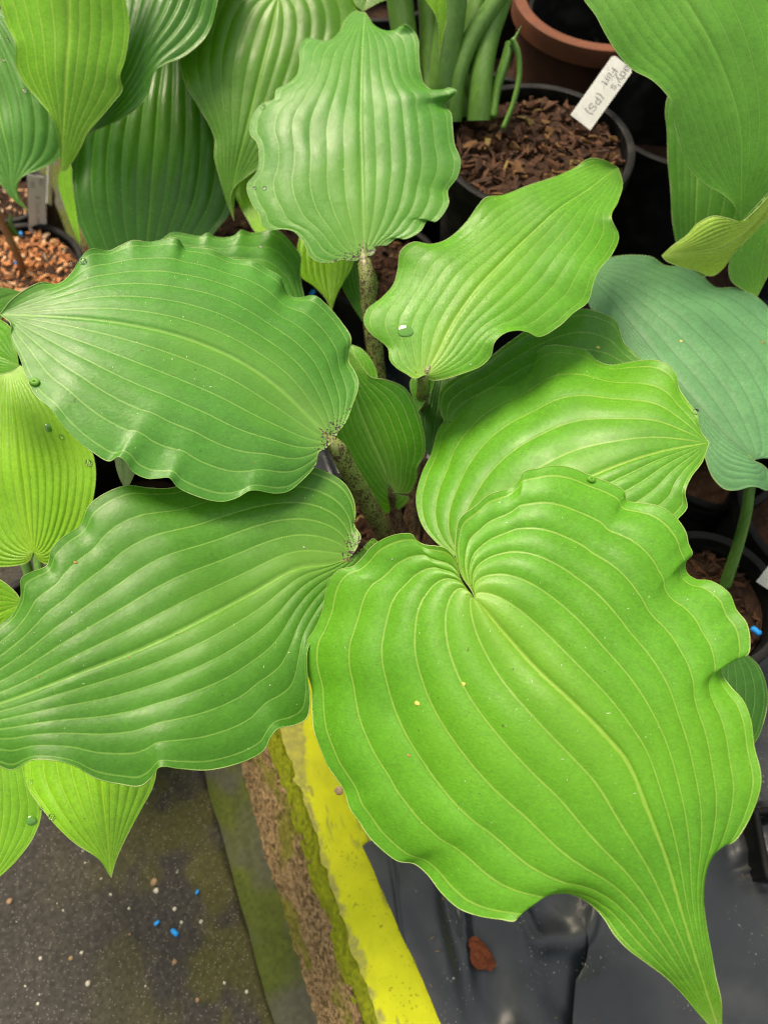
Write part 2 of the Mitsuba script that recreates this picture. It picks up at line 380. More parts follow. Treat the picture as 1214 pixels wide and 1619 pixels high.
def liner_col(p, n, uv):
    dust = sstep(0.45, 0.75, fbm(p.x * 16, p.y * 16, 2, 4))
    c = mix((0.011, 0.015, 0.019), (0.045, 0.047, 0.047), 0.6 * dust)
    s = noise(p.x * 650, p.y * 650, 1)
    c = mix(c, (0.42, 0.42, 0.38), 0.6 * sstep(0.92, 0.97, s) * sstep(0.45, 0.7, noise(p.x * 30, p.y * 30, 4)))
    return c


simple('liner_mat', liner_col, lambda p, n, uv: 0.24 + 0.26 * fbm(p.x * 26, p.y * 26, 3, 3), 0.55, lambda p, n, uv: 0.0010 * fbm(p.x * 55, p.y * 55, 0, 2), eps=1e-3)

# ---------------------------------------------------------------- setting: floor, kerb, bed liner
KX = np.array([-0.4, 1.0]) / math.hypot(0.4, 1.0)      # along the kerb
MX = np.array([1.0, 0.4]) / math.hypot(0.4, 1.0)       # across it, into the bed
O2 = np.array([-0.05, 0.0])


def kerb_pt(s, d, z=0.0):
    q = O2 + KX * s + MX * d
    return np.array([q[0], q[1], z])


def grid_mesh(fn, us, vs):
    g = np.array([[fn(u, v) for v in vs] for u in us], float)
    n, m = len(us), len(vs)
    i, j = np.meshgrid(np.arange(n - 1), np.arange(m - 1), indexing='ij')
    q = np.stack([i * m + j, i * m + j + 1, (i + 1) * m + j + 1, (i + 1) * m + j], -1).reshape(-1, 4)
    return trimesh.Trimesh(g.reshape(-1, 3), np.vstack([q[:, [0, 1, 2]], q[:, [0, 2, 3]]]), process=False)


put('floor', trimesh.Trimesh([[-60, -60, 0], [60, -60, 0], [60, 60, 0], [-60, 60, 0.0]], [[0, 1, 2], [0, 2, 3]], process=False), 'floor_mat', smooth=False,
    label='dark gritty concrete floor with green film beside the kerb', kind='structure')

kerb = key_for('kerb')
tag(kerb, 'mossy concrete kerb with yellow painted top and rough brown side', None, None, 'structure')
sA = np.concatenate([np.linspace(-2.0, -0.3, 30), np.linspace(-0.28, 1.3, 420), np.linspace(1.34, 4.0, 30)])


def nz(s, d, f, seed, amp):
    return amp * (float(meshkit.fbm(np.array([s * f, d * f, seed * 3.7]), 3, seed)) - 0.5)


put('footing', grid_mesh(lambda s, d: kerb_pt(s, d + (nz(s, 0, 30, 1, 0.006) if d < -0.08 else 0), [-0.004, 0.013, 0.016, 0.016][[-0.0905, -0.0875, -0.07, -0.040].index(d)] + nz(s, d, 40, 2, 0.004)), sA, [-0.0905, -0.0875, -0.07, -0.040]), 'footing_mat', kerb, smooth=True)
dF = np.linspace(0, 1, 26)


def face_pt(s, t):
    d = -0.050 + 0.050 * t
    z = 0.010 + 0.089 * t ** 0.9
    q = nz(s, t * 0.1, 160, 4, 0.010) + nz(s, t * 0.1, 40, 5, 0.004)
    return kerb_pt(s, d - q * 0.8, z + q * 0.6)


put('rough_face', grid_mesh(face_pt, sA, dF), 'face_mat', kerb, smooth=True)
dM = np.linspace(-0.006, 0.0155, 11)
put('moss_strip', grid_mesh(lambda s, d: kerb_pt(s, d + nz(s, 0, 30, 7, 0.004), 0.1015 - (0.012 * ((0.004 - d) / 0.01) ** 2 if d < 0.004 else 0) + nz(s, d, 120, 6, 0.006) - (0.004 * ((d - 0.009) / 0.006) if d > 0.009 else 0)), sA, dM), 'moss_mat', kerb, smooth=True)
put('painted_top', grid_mesh(lambda s, d: kerb_pt(s, d, 0.100 - (0.08 if d > 0.145 else 0)), sA, [0.006, 0.03, 0.06, 0.10, 0.145, 0.1451]), 'yellow_mat', kerb, smooth=False)


def liner_z(x, y, seed=1):
    p = np.array([x, y, 0.0])
    d = (x + 0.4 * y + 0.05) * 0.928
    inside = np.clip((d - 0.150) / 0.05, 0, 1)
    s = -0.371 * x + 0.928 * y
    w = float(meshkit.fbm(np.array([d * 13 + 1.5 * s, s * 4.0, seed]), 3, 3)) - 0.5
    r = abs(float(meshkit.noise(np.array([d * 26 - s * 7, s * 5.0 + 3, seed + 9.0]), 4)) - 0.5)
    crease = math.exp(-(r / 0.05) ** 2)
    lap = np.clip((d - 0.050) / 0.05, 0, 1)
    return 0.1045 + lap * (0.040 * max(0.0, w + 0.10) + 0.012 * crease) + inside * (0.012 * w - 0.012)


edge_pts = np.array([[0.4999, -1.1804], [0.0499, -0.0804], [0.0284, -0.0329], [0.0147, -0.0085], [0.0036, 0.0151], [-0.0091, 0.0405], [-0.0222, 0.0674], [0.0528, 0.0794], [-0.0422, 0.3174], [-1.6222, 4.2674]])        # (x, y) of the sheet's cut edge, from the near end to its corner


def liner_edge_x(y):
    return np.interp(y, edge_pts[:, 1], edge_pts[:, 0])


def liner_fn(y, t):
    x0 = liner_edge_x(y) + nz(y, 0, 60, 8, 0.003)
    x = x0 + (3.0 - x0) * t ** 2.2
    z = liner_z(x, y)
    if t == 0:
        z -= 0.0025
    return [x, y, z]


put('bed_liner', grid_mesh(liner_fn, np.concatenate([np.linspace(-2, -0.2, 20), np.linspace(-0.195, 0.4, 150), np.linspace(0.42, 4, 60)]), np.linspace(0, 1, 160)), 'liner_mat', smooth=True,
    label='wrinkled dusty black plastic liner lapping over the yellow kerb', kind='structure')
seam = np.array([[0.1602, -0.1163], [0.1655, -0.0797], [0.171, -0.0517], [0.1756, -0.0221], [0.1837, 0.0165], [0.1979, 0.0685]])


def sheet_fn(y, t):
    x0 = np.interp(y, seam[:, 1], seam[:, 0]) + nz(y, 0, 200, 12, 0.005) + 0.05 * max(0, float(meshkit.noise(np.array([y * 38, 3.3, 1.0]), 2)) - 0.60)
    x = x0 + 0.55 * t ** 1.6
    z = max(liner_z(x, y), liner_z(x, y, 1)) * 0.3 + 0.7 * 0.112 + 0.004 * math.sin(t * 9 + y * 7)
    z = max(0.116 + 0.006 * math.sin(t * 6 + y * 9), 0.45 * liner_z(x, y) + 0.55 * 0.118, liner_z(x, y) + 0.004)
    return [x, y, z]


sh = grid_mesh(sheet_fn, np.linspace(-0.25, 0.16, 110), np.linspace(0, 1, 60))
put('plastic_sheet', sh, 'liner_mat', smooth=True, label='flat dark plastic sheet with torn left edge under the leaf tip', cat='plastic sheet')


# ---------------------------------------------------------------- leaves and plants
LEAVES = {
 'L1': {"n":6,"mat":"bright","O":[0.05659,0.17527,0.47522],"R":[[0.47571,-0.83957,-0.26236],[0.86932,0.40326,0.28577],[-0.13413,-0.36401,0.92169]],"L":0.27691,"h":[0.07,0.07,0.06,-0.62],"c":0.1,"q":1.75,"seed":1,"res":[440,110],"lump":0.006,"rim":0.00034,"A":[[0,0,0],[-49,-50,-35],[-141,-29,0],[-223,-3,42],[-302,12,79],[-376,-12,87],[-425,-69,66],[-463,-117,53],[-513,-148,67],[-558,-154,97],[-606,-236,96],[-627,-345,80],[-623,-435,61],[-592,-528,27],[-580,-609,26],[-601,-691,69],[-577,-778,78],[-521,-847,56],[-427,-929,18],[-343,-1038,28],[-293,-1119,61],[-171,-1199,56],[-6,-1242,13],[118,-1298,28],[230,-1338,44],[372,-1352,38],[462,-1355,36],[565,-1338,16],[653,-1322,6],[756,-1328,34],[853,-1307,36],[941,-1291,49],[1019,-1262,50],[1147,-1190,37],[1211,-1108,-15],[1291,-1058,-12],[1395,-1017,32],[1492,-957,66],[1565,-873,71],[1630,-761,67],[1668,-682,66],[1649,-645,19],[1632,-580,-40],[1646,-487,-80],[1688,-399,-96],[1758,-321,-93],[1838,-272,-75],[1913,-250,-48],[2000,-241,-9],[2096,-214,5],[2223,-158,-6],[2346,-109,-18],[2479,-74,-15],[2612,-52,-3],[2736,-29,3],[2844,-2,0]],"B":[[0,0,0],[-64,5,13],[-153,-3,45],[-228,7,63],[-325,38,80],[-418,94,93],[-492,162,104],[-520,291,65],[-544,397,56],[-522,549,17],[-542,630,43],[-568,672,76],[-546,749,72],[-505,865,79],[-429,962,65],[-325,1043,37],[-226,1124,35],[-147,1165,23],[-90,1154,-20],[-18,1233,22],[39,1293,62],[141,1338,81],[260,1344,64],[329,1323,30],[395,1310,10],[422,1257,-52],[476,1231,-83],[542,1251,-62],[590,1313,9],[693,1354,66],[804,1335,62],[884,1335,91],[978,1293,87],[1044,1229,56],[1023,1148,-47],[1039,1095,-92],[1091,1062,-94],[1163,1057,-55],[1246,1065,1],[1350,1036,27],[1481,969,30],[1595,922,61],[1652,884,69],[1718,815,64],[1807,688,44],[1856,585,11],[1856,517,-46],[1885,444,-77],[1955,369,-76],[2064,297,-55],[2184,240,-33],[2337,185,-13],[2475,139,-2],[2618,99,15],[2844,-2,0]],"mid":[[0,0],[133,27],[275,54],[536,116],[805,207],[1014,267],[1207,302],[1488,265],[1779,218],[2072,148],[2381,83],[2844,-2]],"pet":[[0.0535,0.1766,0.4793],[0.0532,0.1785,0.4713],[0.0555,0.1838,0.4514],[0.0474,0.2346,0.3426],[0.0322,0.2935,0.2379]],"plant":"main"},
 'L2': {"n":6,"mat":"mid","O":[-0.02463,0.23056,0.41401],"R":[[-0.89492,-0.42653,0.13108],[0.40688,-0.90062,-0.15274],[0.1832,-0.08336,0.97954]],"L":0.30065,"h":[0.06,0.05,0.1,-0.45],"c":0.06,"q":1.5,"seed":2,"res":[380,100],"lump":0.006,"rim":0.00034,"A":[[0,0,0],[-94,-72,41],[-136,-123,54],[-144,-243,11],[-184,-315,33],[-211,-418,56],[-196,-555,70],[-120,-678,56],[35,-802,39],[395,-908,18],[723,-924,7],[1004,-913,-34],[1147,-948,-4],[1282,-989,52],[1457,-970,59],[1555,-924,45],[1640,-830,-17],[1767,-767,11],[1856,-704,13],[1914,-624,-28],[2011,-595,23],[2071,-570,49],[2115,-474,-18],[2201,-386,-46],[2284,-351,-25],[2539,-244,3],[2809,-121,-1],[3032,-23,0]],"B":[[0,0,0],[-136,-61,-41],[-296,-135,-120],[-301,-32,-107],[-165,87,-49],[41,172,-3],[231,246,27],[361,346,22],[480,447,30],[562,532,37],[618,681,0],[648,812,-52],[708,914,-83],[807,930,-47],[915,915,7],[976,943,0],[1037,996,-36],[1141,1013,-41],[1395,979,-25],[1548,909,10],[1656,856,32],[1727,891,-20],[1795,902,-51],[1898,846,-40],[2019,755,-21],[2094,656,19],[2198,575,30],[2316,521,17],[2442,517,-40],[2501,468,-28],[2614,353,3],[2855,199,-25],[3032,-23,0]],"mid":[[0,0],[167,-3],[398,-40],[745,14],[1210,99],[1628,131],[2020,134],[2401,117],[2735,57],[3032,-23]],"pet":[[-0.0248,0.2318,0.409],[-0.0154,0.2396,0.3849],[0.0016,0.2665,0.3142],[0.019,0.2998,0.2356]],"plant":"main"},
 'L3': {"n":6,"mat":"blue","O":[-0.03874,0.31646,0.43704],"R":[[-0.92504,0.22712,0.30449],[-0.24233,-0.97011,-0.01259],[0.29252,-0.08544,0.95243]],"L":0.24658,"h":[0.06,0.03,0.1,-0.42],"c":0.05,"q":1.25,"seed":3,"res":[380,100],"lump":0.004,"rim":0.00034,"A":[[0,0,0],[-27,-114,8],[-49,-189,20],[-59,-355,24],[-50,-565,46],[11,-681,15],[75,-771,-21],[99,-874,14],[116,-942,56],[226,-1057,47],[373,-1144,53],[485,-1174,70],[531,-1182,44],[599,-1188,-37],[663,-1194,-82],[724,-1207,-73],[795,-1234,32],[934,-1264,39],[1041,-1271,63],[1219,-1265,-12],[1374,-1232,20],[1486,-1206,-8],[1583,-1176,-14],[1621,-1156,61],[1707,-1120,39],[1808,-1062,1],[1912,-985,38],[1972,-928,17],[2038,-849,-6],[2134,-740,68],[2171,-657,34],[2188,-581,-18],[2206,-519,-47],[2251,-426,-57],[2324,-355,18],[2404,-232,40],[2456,-123,33],[2484,-25,0]],"B":[[0,0,0],[34,86,6],[74,157,22],[61,223,-10],[125,412,-25],[187,516,-37],[266,578,-26],[436,657,19],[500,724,-15],[591,784,-35],[760,818,-23],[897,812,-5],[960,788,29],[1031,805,3],[1098,821,-22],[1200,813,-17],[1261,780,21],[1315,771,26],[1364,800,-20],[1478,781,-22],[1606,737,-17],[1720,677,-10],[1834,598,3],[1983,519,-21],[2083,419,-11],[2190,289,1],[2331,131,-2],[2364,53,28],[2484,-25,0]],"mid":[[0,0],[216,-96],[509,-210],[831,-281],[1218,-289],[1656,-221],[2072,-126],[2484,-25]],"pet":[[-0.0396,0.3172,0.4385],[-0.0381,0.3171,0.4317],[-0.0273,0.3123,0.4009],[-0.0117,0.3063,0.3524],[0.0028,0.3015,0.3045],[0.0199,0.2968,0.2454]],"plant":"main"},
 'L4': {"n":6,"mat":"blue","O":[-0.01749,0.50736,0.43661],"R":[[-0.00238,0.97542,0.22034],[-0.99999,-0.00286,0.00185],[0.00243,-0.22034,0.97542]],"L":0.26577,"h":[0.07,0.05,0.12,-0.55],"c":0.048,"q":1.3,"seed":4,"res":[380,100],"lump":0.006,"rim":0.00034,"A":[[0,0,0],[-38,82,0],[-29,191,0],[-55,278,0],[-48,393,0],[1,464,0],[109,514,0],[217,603,0],[248,698,0],[254,799,0],[305,885,0],[392,909,0],[532,992,0],[691,1030,0],[799,945,0],[992,927,0],[1093,953,0],[1193,1016,0],[1355,1017,0],[1423,985,0],[1497,917,0],[1516,811,0],[1636,787,0],[1680,702,0],[1775,618,0],[1964,591,0],[2169,602,0],[2301,543,0],[2291,471,0],[2250,350,0],[2399,237,0],[2673,184,0],[2824,96,0],[2799,3,0]],"B":[[0,0,0],[4,-82,19],[117,-126,-32],[87,-186,0],[150,-284,-9],[125,-360,26],[190,-485,32],[313,-554,-3],[278,-617,43],[329,-672,49],[452,-735,39],[611,-735,-9],[722,-817,31],[868,-847,43],[1052,-798,-4],[1236,-785,-2],[1366,-777,2],[1501,-731,-31],[1513,-793,57],[1514,-822,111],[1579,-764,85],[1636,-660,-38],[1740,-549,-77],[1867,-509,-35],[2076,-500,1],[2227,-497,31],[2327,-457,65],[2353,-379,112],[2400,-328,55],[2479,-272,-69],[2517,-193,-97],[2563,-108,-58],[2667,-47,-13],[2799,3,0]],"mid":[[0,0],[294,5],[747,16],[1313,30],[1998,24],[2799,3]],"pet":[[-0.0164,0.5071,0.4376],[-0.0148,0.4927,0.4254],[-0.0129,0.4769,0.4034],[-0.0086,0.4597,0.3773],[-0.0053,0.4412,0.3505],[0.0144,0.362,0.2517]],"plant":"main"},
 'L5': {"n":6,"mat":"bright","O":[0.03231,0.3795,0.43658],"R":[[0.639,0.76336,0.0947],[-0.76916,0.63267,0.09017],[0.00892,-0.13046,0.99141]],"L":0.27297,"h":[0.07,0.05,0.06,-0.5],"c":0.04,"q":1.25,"seed":5,"res":[330,90],"lump":0.006,"rim":0.00034,"A":[[0,0,0],[-93,35,52],[-97,108,46],[-105,198,47],[-84,286,38],[6,386,-8],[13,477,8],[6,550,38],[34,653,75],[126,710,72],[331,709,-7],[483,720,-34],[603,773,-3],[705,832,72],[827,806,73],[959,706,-28],[1084,638,-50],[1292,605,-18],[1468,614,33],[1548,605,54],[1716,529,-4],[1921,442,-9],[2185,354,-10],[2464,294,-8],[2619,240,66],[2736,135,59],[2850,38,0]],"B":[[0,0,0],[6,-48,-35],[55,-117,-36],[188,-229,-23],[331,-305,-39],[428,-313,-22],[492,-284,29],[594,-299,49],[689,-358,38],[746,-419,11],[803,-501,-43],[956,-570,-25],[1129,-594,-7],[1310,-617,-31],[1427,-567,1],[1544,-532,13],[1803,-510,-17],[2031,-433,-29],[2077,-312,29],[2348,-227,-1],[2666,-110,-16],[2850,38,0]],"mid":[[0,0],[177,30],[453,94],[771,124],[1182,121],[1767,93],[2297,44],[2850,38]],"pet":[[0.0316,0.3817,0.4321],[0.0336,0.4015,0.386],[0.0331,0.4086,0.3365],[0.0288,0.3689,0.2894],[0.0252,0.3098,0.2387]],"plant":"main"},
 'L6': {"n":5,"mat":"bright","O":[0.0672,0.23632,0.38876],"R":[[0.87583,0.36766,0.31266],[-0.38872,0.92134,0.00548],[-0.28605,-0.12633,0.94985]],"L":0.19332,"h":[0.06,0.04,0.04,-0.5],"c":0.08,"q":1.35,"seed":6,"res":[330,90],"lump":0.006,"rim":0.00034,"A":[[0,0,0],[-55,88,11],[-134,234,27],[-174,331,37],[-208,492,47],[-207,591,50],[-160,785,49],[-26,995,22],[117,1151,-10],[268,1352,40],[416,1459,29],[577,1541,54],[747,1576,49],[874,1584,37],[1045,1582,-64],[1213,1604,-45],[1344,1612,88],[1436,1593,120],[1596,1487,44],[1675,1353,28],[1703,1244,-51],[1776,1113,-72],[1889,1007,2],[2008,881,82],[2060,785,92],[2074,673,62],[2033,543,-1],[2015,404,-1],[2004,262,14],[1956,142,-16],[1947,15,0]],"B":[[0,0,0],[88,-265,-22],[320,-425,-9],[636,-497,-6],[990,-486,-1],[1308,-445,-7],[1440,-405,-15],[1541,-355,-27],[1574,-270,11],[1674,-182,11],[1818,-99,-9],[1947,15,0]],"mid":[[0,0],[287,104],[581,151],[900,159],[1250,142],[1582,99],[1947,15]],"pet":[[0.0665,0.2367,0.3867],[0.0631,0.2401,0.3681],[0.0504,0.2641,0.3129],[0.035,0.2941,0.244]],"plant":"main"},
 'L7': {"n":5,"mat":"mid","O":[0.05857,0.36707,0.36768],"R":[[0.96265,0.23905,0.12711],[-0.25446,0.95922,0.12311],[-0.09249,-0.15085,0.98422]],"L":0.18027,"h":[0.04,0.02,0.0,-0.2],"c":0.1,"q":1.25,"seed":7,"res":[150,70],"lump":0.006,"rim":0.00034,"A":[[0,0,0],[-26,163,11],[-26,318,28],[26,438,39],[186,530,17],[438,599,-8],[705,708,1],[973,810,6],[1290,871,13],[1445,860,28],[1617,760,27],[1699,645,41],[1702,545,4],[1702,431,-20],[1751,271,3],[1811,9,0]],"B":[[0,0,0],[179,-242,-14],[640,-345,-3],[1213,-280,-2],[1608,-134,-5],[1811,9,0]],"mid":[[0,0],[581,-28],[1187,-28],[1811,9]],"pet":[[0.0585,0.3679,0.3625],[0.0558,0.3538,0.3153],[0.0411,0.3155,0.2553],[0.035,0.3071,0.2372]],"plant":"main"},  # darker leaf kind, its colour stands in for shade
 'L8': {"n":6,"mat":"young","O":[0.0069,0.34412,0.31017],"R":[[-0.27251,0.58147,0.76657],[-0.96214,-0.16825,-0.21441],[0.00431,-0.79598,0.60531]],"L":0.13619,"h":[0.05,0.03,0.1,-0.2],"c":0.08,"q":1.3,"seed":8,"res":[150,70],"lump":0.006,"rim":0.00034,"A":[[0,0,0],[-33,-69,-10],[-67,-144,-33],[76,-252,-7],[200,-294,9],[285,-375,-10],[395,-414,-8],[522,-430,-4],[649,-429,-2],[808,-415,-8],[933,-365,-15],[1039,-233,-3],[1101,-123,19],[1218,-68,0],[1358,2,0]],"B":[[0,0,0],[-60,-74,-18],[-129,-135,-58],[-179,-79,-29],[-223,18,-26],[-220,140,-41],[-99,172,-6],[70,243,-3],[368,330,-2],[692,374,-7],[966,317,-9],[1199,161,-5],[1358,2,0]],"mid":[[0,0],[300,-1],[593,30],[895,55],[1114,46],[1358,2]],"pet":[[0.007,0.3461,0.3055],[0.0089,0.343,0.2869],[0.0151,0.3288,0.2624],[0.0203,0.3071,0.2372]],"plant":"main"},
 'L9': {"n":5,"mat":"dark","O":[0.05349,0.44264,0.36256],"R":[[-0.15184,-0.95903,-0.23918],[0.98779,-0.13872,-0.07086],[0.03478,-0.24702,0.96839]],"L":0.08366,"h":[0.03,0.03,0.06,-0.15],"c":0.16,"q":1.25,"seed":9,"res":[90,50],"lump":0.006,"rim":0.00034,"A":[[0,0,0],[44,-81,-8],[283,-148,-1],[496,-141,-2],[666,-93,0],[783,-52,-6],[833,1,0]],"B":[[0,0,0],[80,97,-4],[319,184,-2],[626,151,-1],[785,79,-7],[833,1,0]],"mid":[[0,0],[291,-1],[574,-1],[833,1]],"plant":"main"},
 'L9b': {"n":4,"mat":"young","O":[0.03383,0.42439,0.38117],"R":[[-0.1152,-0.93416,-0.33775],[0.99322,-0.10301,-0.05386],[0.01552,-0.34167,0.93969]],"L":0.03563,"h":[0.03,0.03,0.06,-0.15],"c":0.14,"q":1.25,"seed":10,"res":[60,32],"lump":0.006,"rim":0.00034,"A":[[0,0,0],[72,-93,3],[142,-96,1],[250,-51,0],[355,0,0]],"B":[[0,0,0],[48,99,5],[153,94,1],[273,40,0],[355,0,0]],"mid":[[0,0],[121,0],[242,0],[355,0]],"plant":"main"},
 'L10': {"n":6,"mat":"blue","O":[-0.0673,0.46804,0.37606],"R":[[-0.90829,0.20602,0.3641],[-0.28939,-0.93792,-0.19119],[0.30211,-0.27902,0.91152]],"L":0.15572,"h":[0.04,0.02,0.0,-0.2],"c":0.1,"q":1.25,"seed":11,"res":[150,70],"lump":0.006,"rim":0.00034,"A":[[0,0,0],[8,-152,28],[94,-268,7],[186,-368,-12],[293,-574,-5],[337,-712,28],[438,-800,16],[553,-856,29],[657,-861,44],[736,-802,0],[830,-735,-8],[914,-701,26],[958,-635,-15],[1112,-547,-8],[1166,-542,23],[1217,-495,-11],[1339,-446,7],[1441,-394,35],[1484,-328,21],[1540,-177,12],[1560,-8,0]],"B":[[0,0,0],[305,190,-5],[816,248,-2],[1306,146,-4],[1560,-8,0]],"mid":[[0,0],[531,27],[1055,26],[1560,-8]],"plant":"main"},
 'L11': {"n":4,"mat":"yellow","O":[-0.0528,0.5337,0.33736],"R":[[-0.11456,0.95689,0.2669],[-0.99315,-0.10407,-0.05317],[-0.0231,-0.27117,0.96225]],"L":0.11706,"h":[0.03,0.0,0.5,-0.2],"c":0.14,"q":1.25,"seed":12,"res":[90,44],"lump":0.006,"rim":0.00034,"A":[[0,0,0],[150,33,7],[297,142,4],[393,250,-13],[635,263,-2],[936,178,-4],[1171,0,0]],"B":[[0,0,0],[162,-70,3],[297,-162,2],[430,-267,-6],[653,-324,-5],[988,-215,-5],[1171,0,0]],"mid":[[0,0],[361,-1],[756,-1],[1171,0]],"plant":"main"},
 'L11b': {"n":4,"mat":"mid","O":[-0.01847,0.52943,0.32376],"R":[[-0.14939,0.9448,0.29161],[-0.98838,-0.13429,-0.07122],[-0.02813,-0.29886,0.95388]],"L":0.08061,"h":[0.03,0.03,0.06,-0.15],"c":0.14,"q":1.25,"seed":13,"res":[70,36],"lump":0.006,"rim":0.00034,"A":[[0,0,0],[250,111,1],[469,177,1],[649,185,7],[814,0,0]],"B":[[0,0,0],[212,-123,1],[479,-182,2],[711,-118,4],[814,0,0]],"mid":[[0,0],[252,0],[525,0],[814,0]],"plant":"main"},
 'L13': {"n":4,"mat":"pale","O":[-0.19608,0.3198,0.43881],"R":[[0.09262,-0.87915,-0.46745],[0.9957,0.08178,0.04348],[0.0,-0.46947,0.88295]],"L":0.04081,"h":[0.05,0.03,-0.4,-0.2],"c":0.1,"q":1.25,"seed":14,"res":[70,36],"lump":0.006,"rim":0.00034,"A":[[0,0,0],[66,-61,3],[185,-60,0],[291,-42,0],[408,-2,0]],"B":[[0,0,0],[80,99,-3],[222,94,-1],[300,64,-1],[408,-2,0]],"mid":[[0,0],[137,6],[275,6],[408,-2]],"plant":"main"},
 'L14': {"n":4,"mat":"young","O":[-0.01814,0.4228,0.36334],"R":[[-0.27282,0.84945,0.45166],[-0.96206,-0.24089,-0.12808],[-0.0,-0.46947,0.88295]],"L":0.03948,"h":[0.05,0.0,0.3,-0.2],"c":0.14,"q":1.25,"seed":15,"res":[60,32],"lump":0.006,"rim":0.00034,"A":[[0,0,0],[97,107,3],[239,90,0],[330,53,1],[395,0,0]],"B":[[0,0,0],[30,-132,6],[173,-138,1],[328,-76,2],[395,0,0]],"mid":[[0,0],[127,0],[261,0],[395,0]],"plant":"main"},
 'B1': {"n":5,"mat":"lime","O":[-0.2987,0.83788,0.56138],"R":[[-0.09081,-0.74873,-0.65662],[0.99286,-0.11928,-0.00131],[-0.07734,-0.65205,0.75422]],"L":0.24096,"h":[0.06,0.04,-0.35,-0.3],"c":0.05,"q":1.25,"seed":16,"res":[200,80],"lump":0.006,"rim":0.00034,"A":[[0,0,0],[-89,-427,-18],[139,-885,-26],[544,-933,-23],[915,-653,9],[1098,-573,-2],[1295,-433,20],[1470,-466,-22],[1608,-381,-17],[1785,-183,6],[1950,-32,24],[2129,0,15],[2281,-15,3],[2402,-24,0]],"B":[[0,0,0],[-102,272,-30],[141,555,-19],[530,614,-4],[817,602,8],[946,623,-3],[1073,634,-9],[1330,603,-3],[1489,563,5],[1589,573,-23],[1730,489,-8],[1858,395,-1],[2029,262,6],[2176,177,-5],[2320,72,-11],[2402,-24,0]],"mid":[[0,0],[597,120],[1134,134],[1675,99],[2113,32],[2402,-24]],"plant":"topleft"},
 'B7': {"n":3,"mat":"yellow","O":[-0.31805,0.66562,0.4041],"R":[[0.08572,-0.70433,-0.70468],[0.99524,0.09349,0.02762],[0.04643,-0.70369,0.70899]],"L":0.07546,"h":[0.03,0.03,0.06,-0.15],"c":0.12,"q":1.25,"seed":17,"res":[60,24],"lump":0.006,"rim":0.00034,"A":[[0,0,0],[55,-64,5],[129,-96,3],[241,-99,1],[495,-57,0],[642,-27,0],[754,-4,0]],"B":[[0,0,0],[7,61,17],[140,45,-1],[317,31,0],[525,20,0],[658,15,1],[754,-4,0]],"mid":[[0,0],[247,6],[503,6],[754,-4]],"plant":"topleft"},
 'B2': {"n":4,"mat":"gloss","O":[-0.19929,0.91509,0.51183],"R":[[-0.40023,-0.82673,-0.39539],[0.85013,-0.49605,0.17668],[-0.34221,-0.26542,0.90136]],"L":0.25633,"h":[0.05,0.02,-0.1,-0.3],"c":0.17,"q":1.25,"seed":18,"res":[180,80],"lump":0.006,"rim":0.00034,"A":[[0,0,0],[-294,-986,-76],[551,-595,-7],[1219,-186,3],[1698,55,14],[2145,85,15],[2398,-8,-5],[2552,-30,0]],"B":[[0,0,0],[224,641,-34],[757,814,1],[1028,856,-8],[1263,852,-26],[1464,776,-17],[1565,713,-11],[1671,638,16],[1799,569,35],[1882,547,8],[1984,523,-21],[2140,454,-25],[2303,317,-14],[2440,137,-2],[2552,-30,0]],"mid":[[0,0],[627,268],[1199,369],[1690,330],[2106,218],[2386,79],[2552,-30]],"plant":"topleft"},
 'B3': {"n":5,"mat":"gloss","O":[-0.24589,0.91833,0.41729],"R":[[-0.08429,-0.88698,-0.45406],[0.99644,-0.07439,-0.03965],[0.00139,-0.45578,0.89009]],"L":0.32259,"h":[0.05,0.02,0.0,-0.15],"c":0.15,"q":1.1,"seed":19,"res":[190,84],"lump":0.006,"rim":0.00034,"A":[[0,0,0],[268,-363,-15],[844,-644,-4],[1518,-822,-3],[1957,-882,-9],[2221,-857,-7],[2490,-793,-9],[2788,-652,-9],[3041,-455,-22],[3217,-10,0]],"B":[[0,0,0],[200,346,-15],[719,694,-6],[1363,913,-5],[1855,976,-7],[2317,917,-19],[2514,799,-3],[2789,615,-8],[3085,305,-16],[3217,-10,0]],"mid":[[0,0],[566,27],[1317,41],[2026,46],[2710,27],[3217,-10]],"plant":"topleft"},
 'B4': {"n":6,"mat":"warm","O":[-0.10978,0.84832,0.465],"R":[[-0.1978,-0.85945,-0.4714],[0.97894,-0.14839,-0.14022],[0.05056,-0.48921,0.8707]],"L":0.23558,"h":[0.05,0.05,0.05,-0.2],"c":0.075,"q":1.4,"seed":20,"res":[200,90],"lump":0.006,"rim":0.00034,"A":[[0,0,0],[-222,-246,25],[-228,-646,35],[112,-871,14],[547,-899,7],[889,-837,10],[1118,-737,13],[1320,-567,1],[1465,-430,-12],[1595,-342,-19],[1786,-304,7],[1964,-223,4],[2141,-135,5],[2339,-11,0]],"B":[[0,0,0],[-335,127,-31],[-496,501,-41],[-253,795,-25],[-5,885,-20],[464,843,-4],[1060,683,-6],[1510,441,-11],[1740,221,0],[1814,142,6],[1912,48,16],[2032,-48,39],[2128,-72,39],[2339,-11,0]],"mid":[[0,0],[477,2],[1031,-15],[1557,-44],[1967,-71],[2339,-11]],"plant":"topleft"},
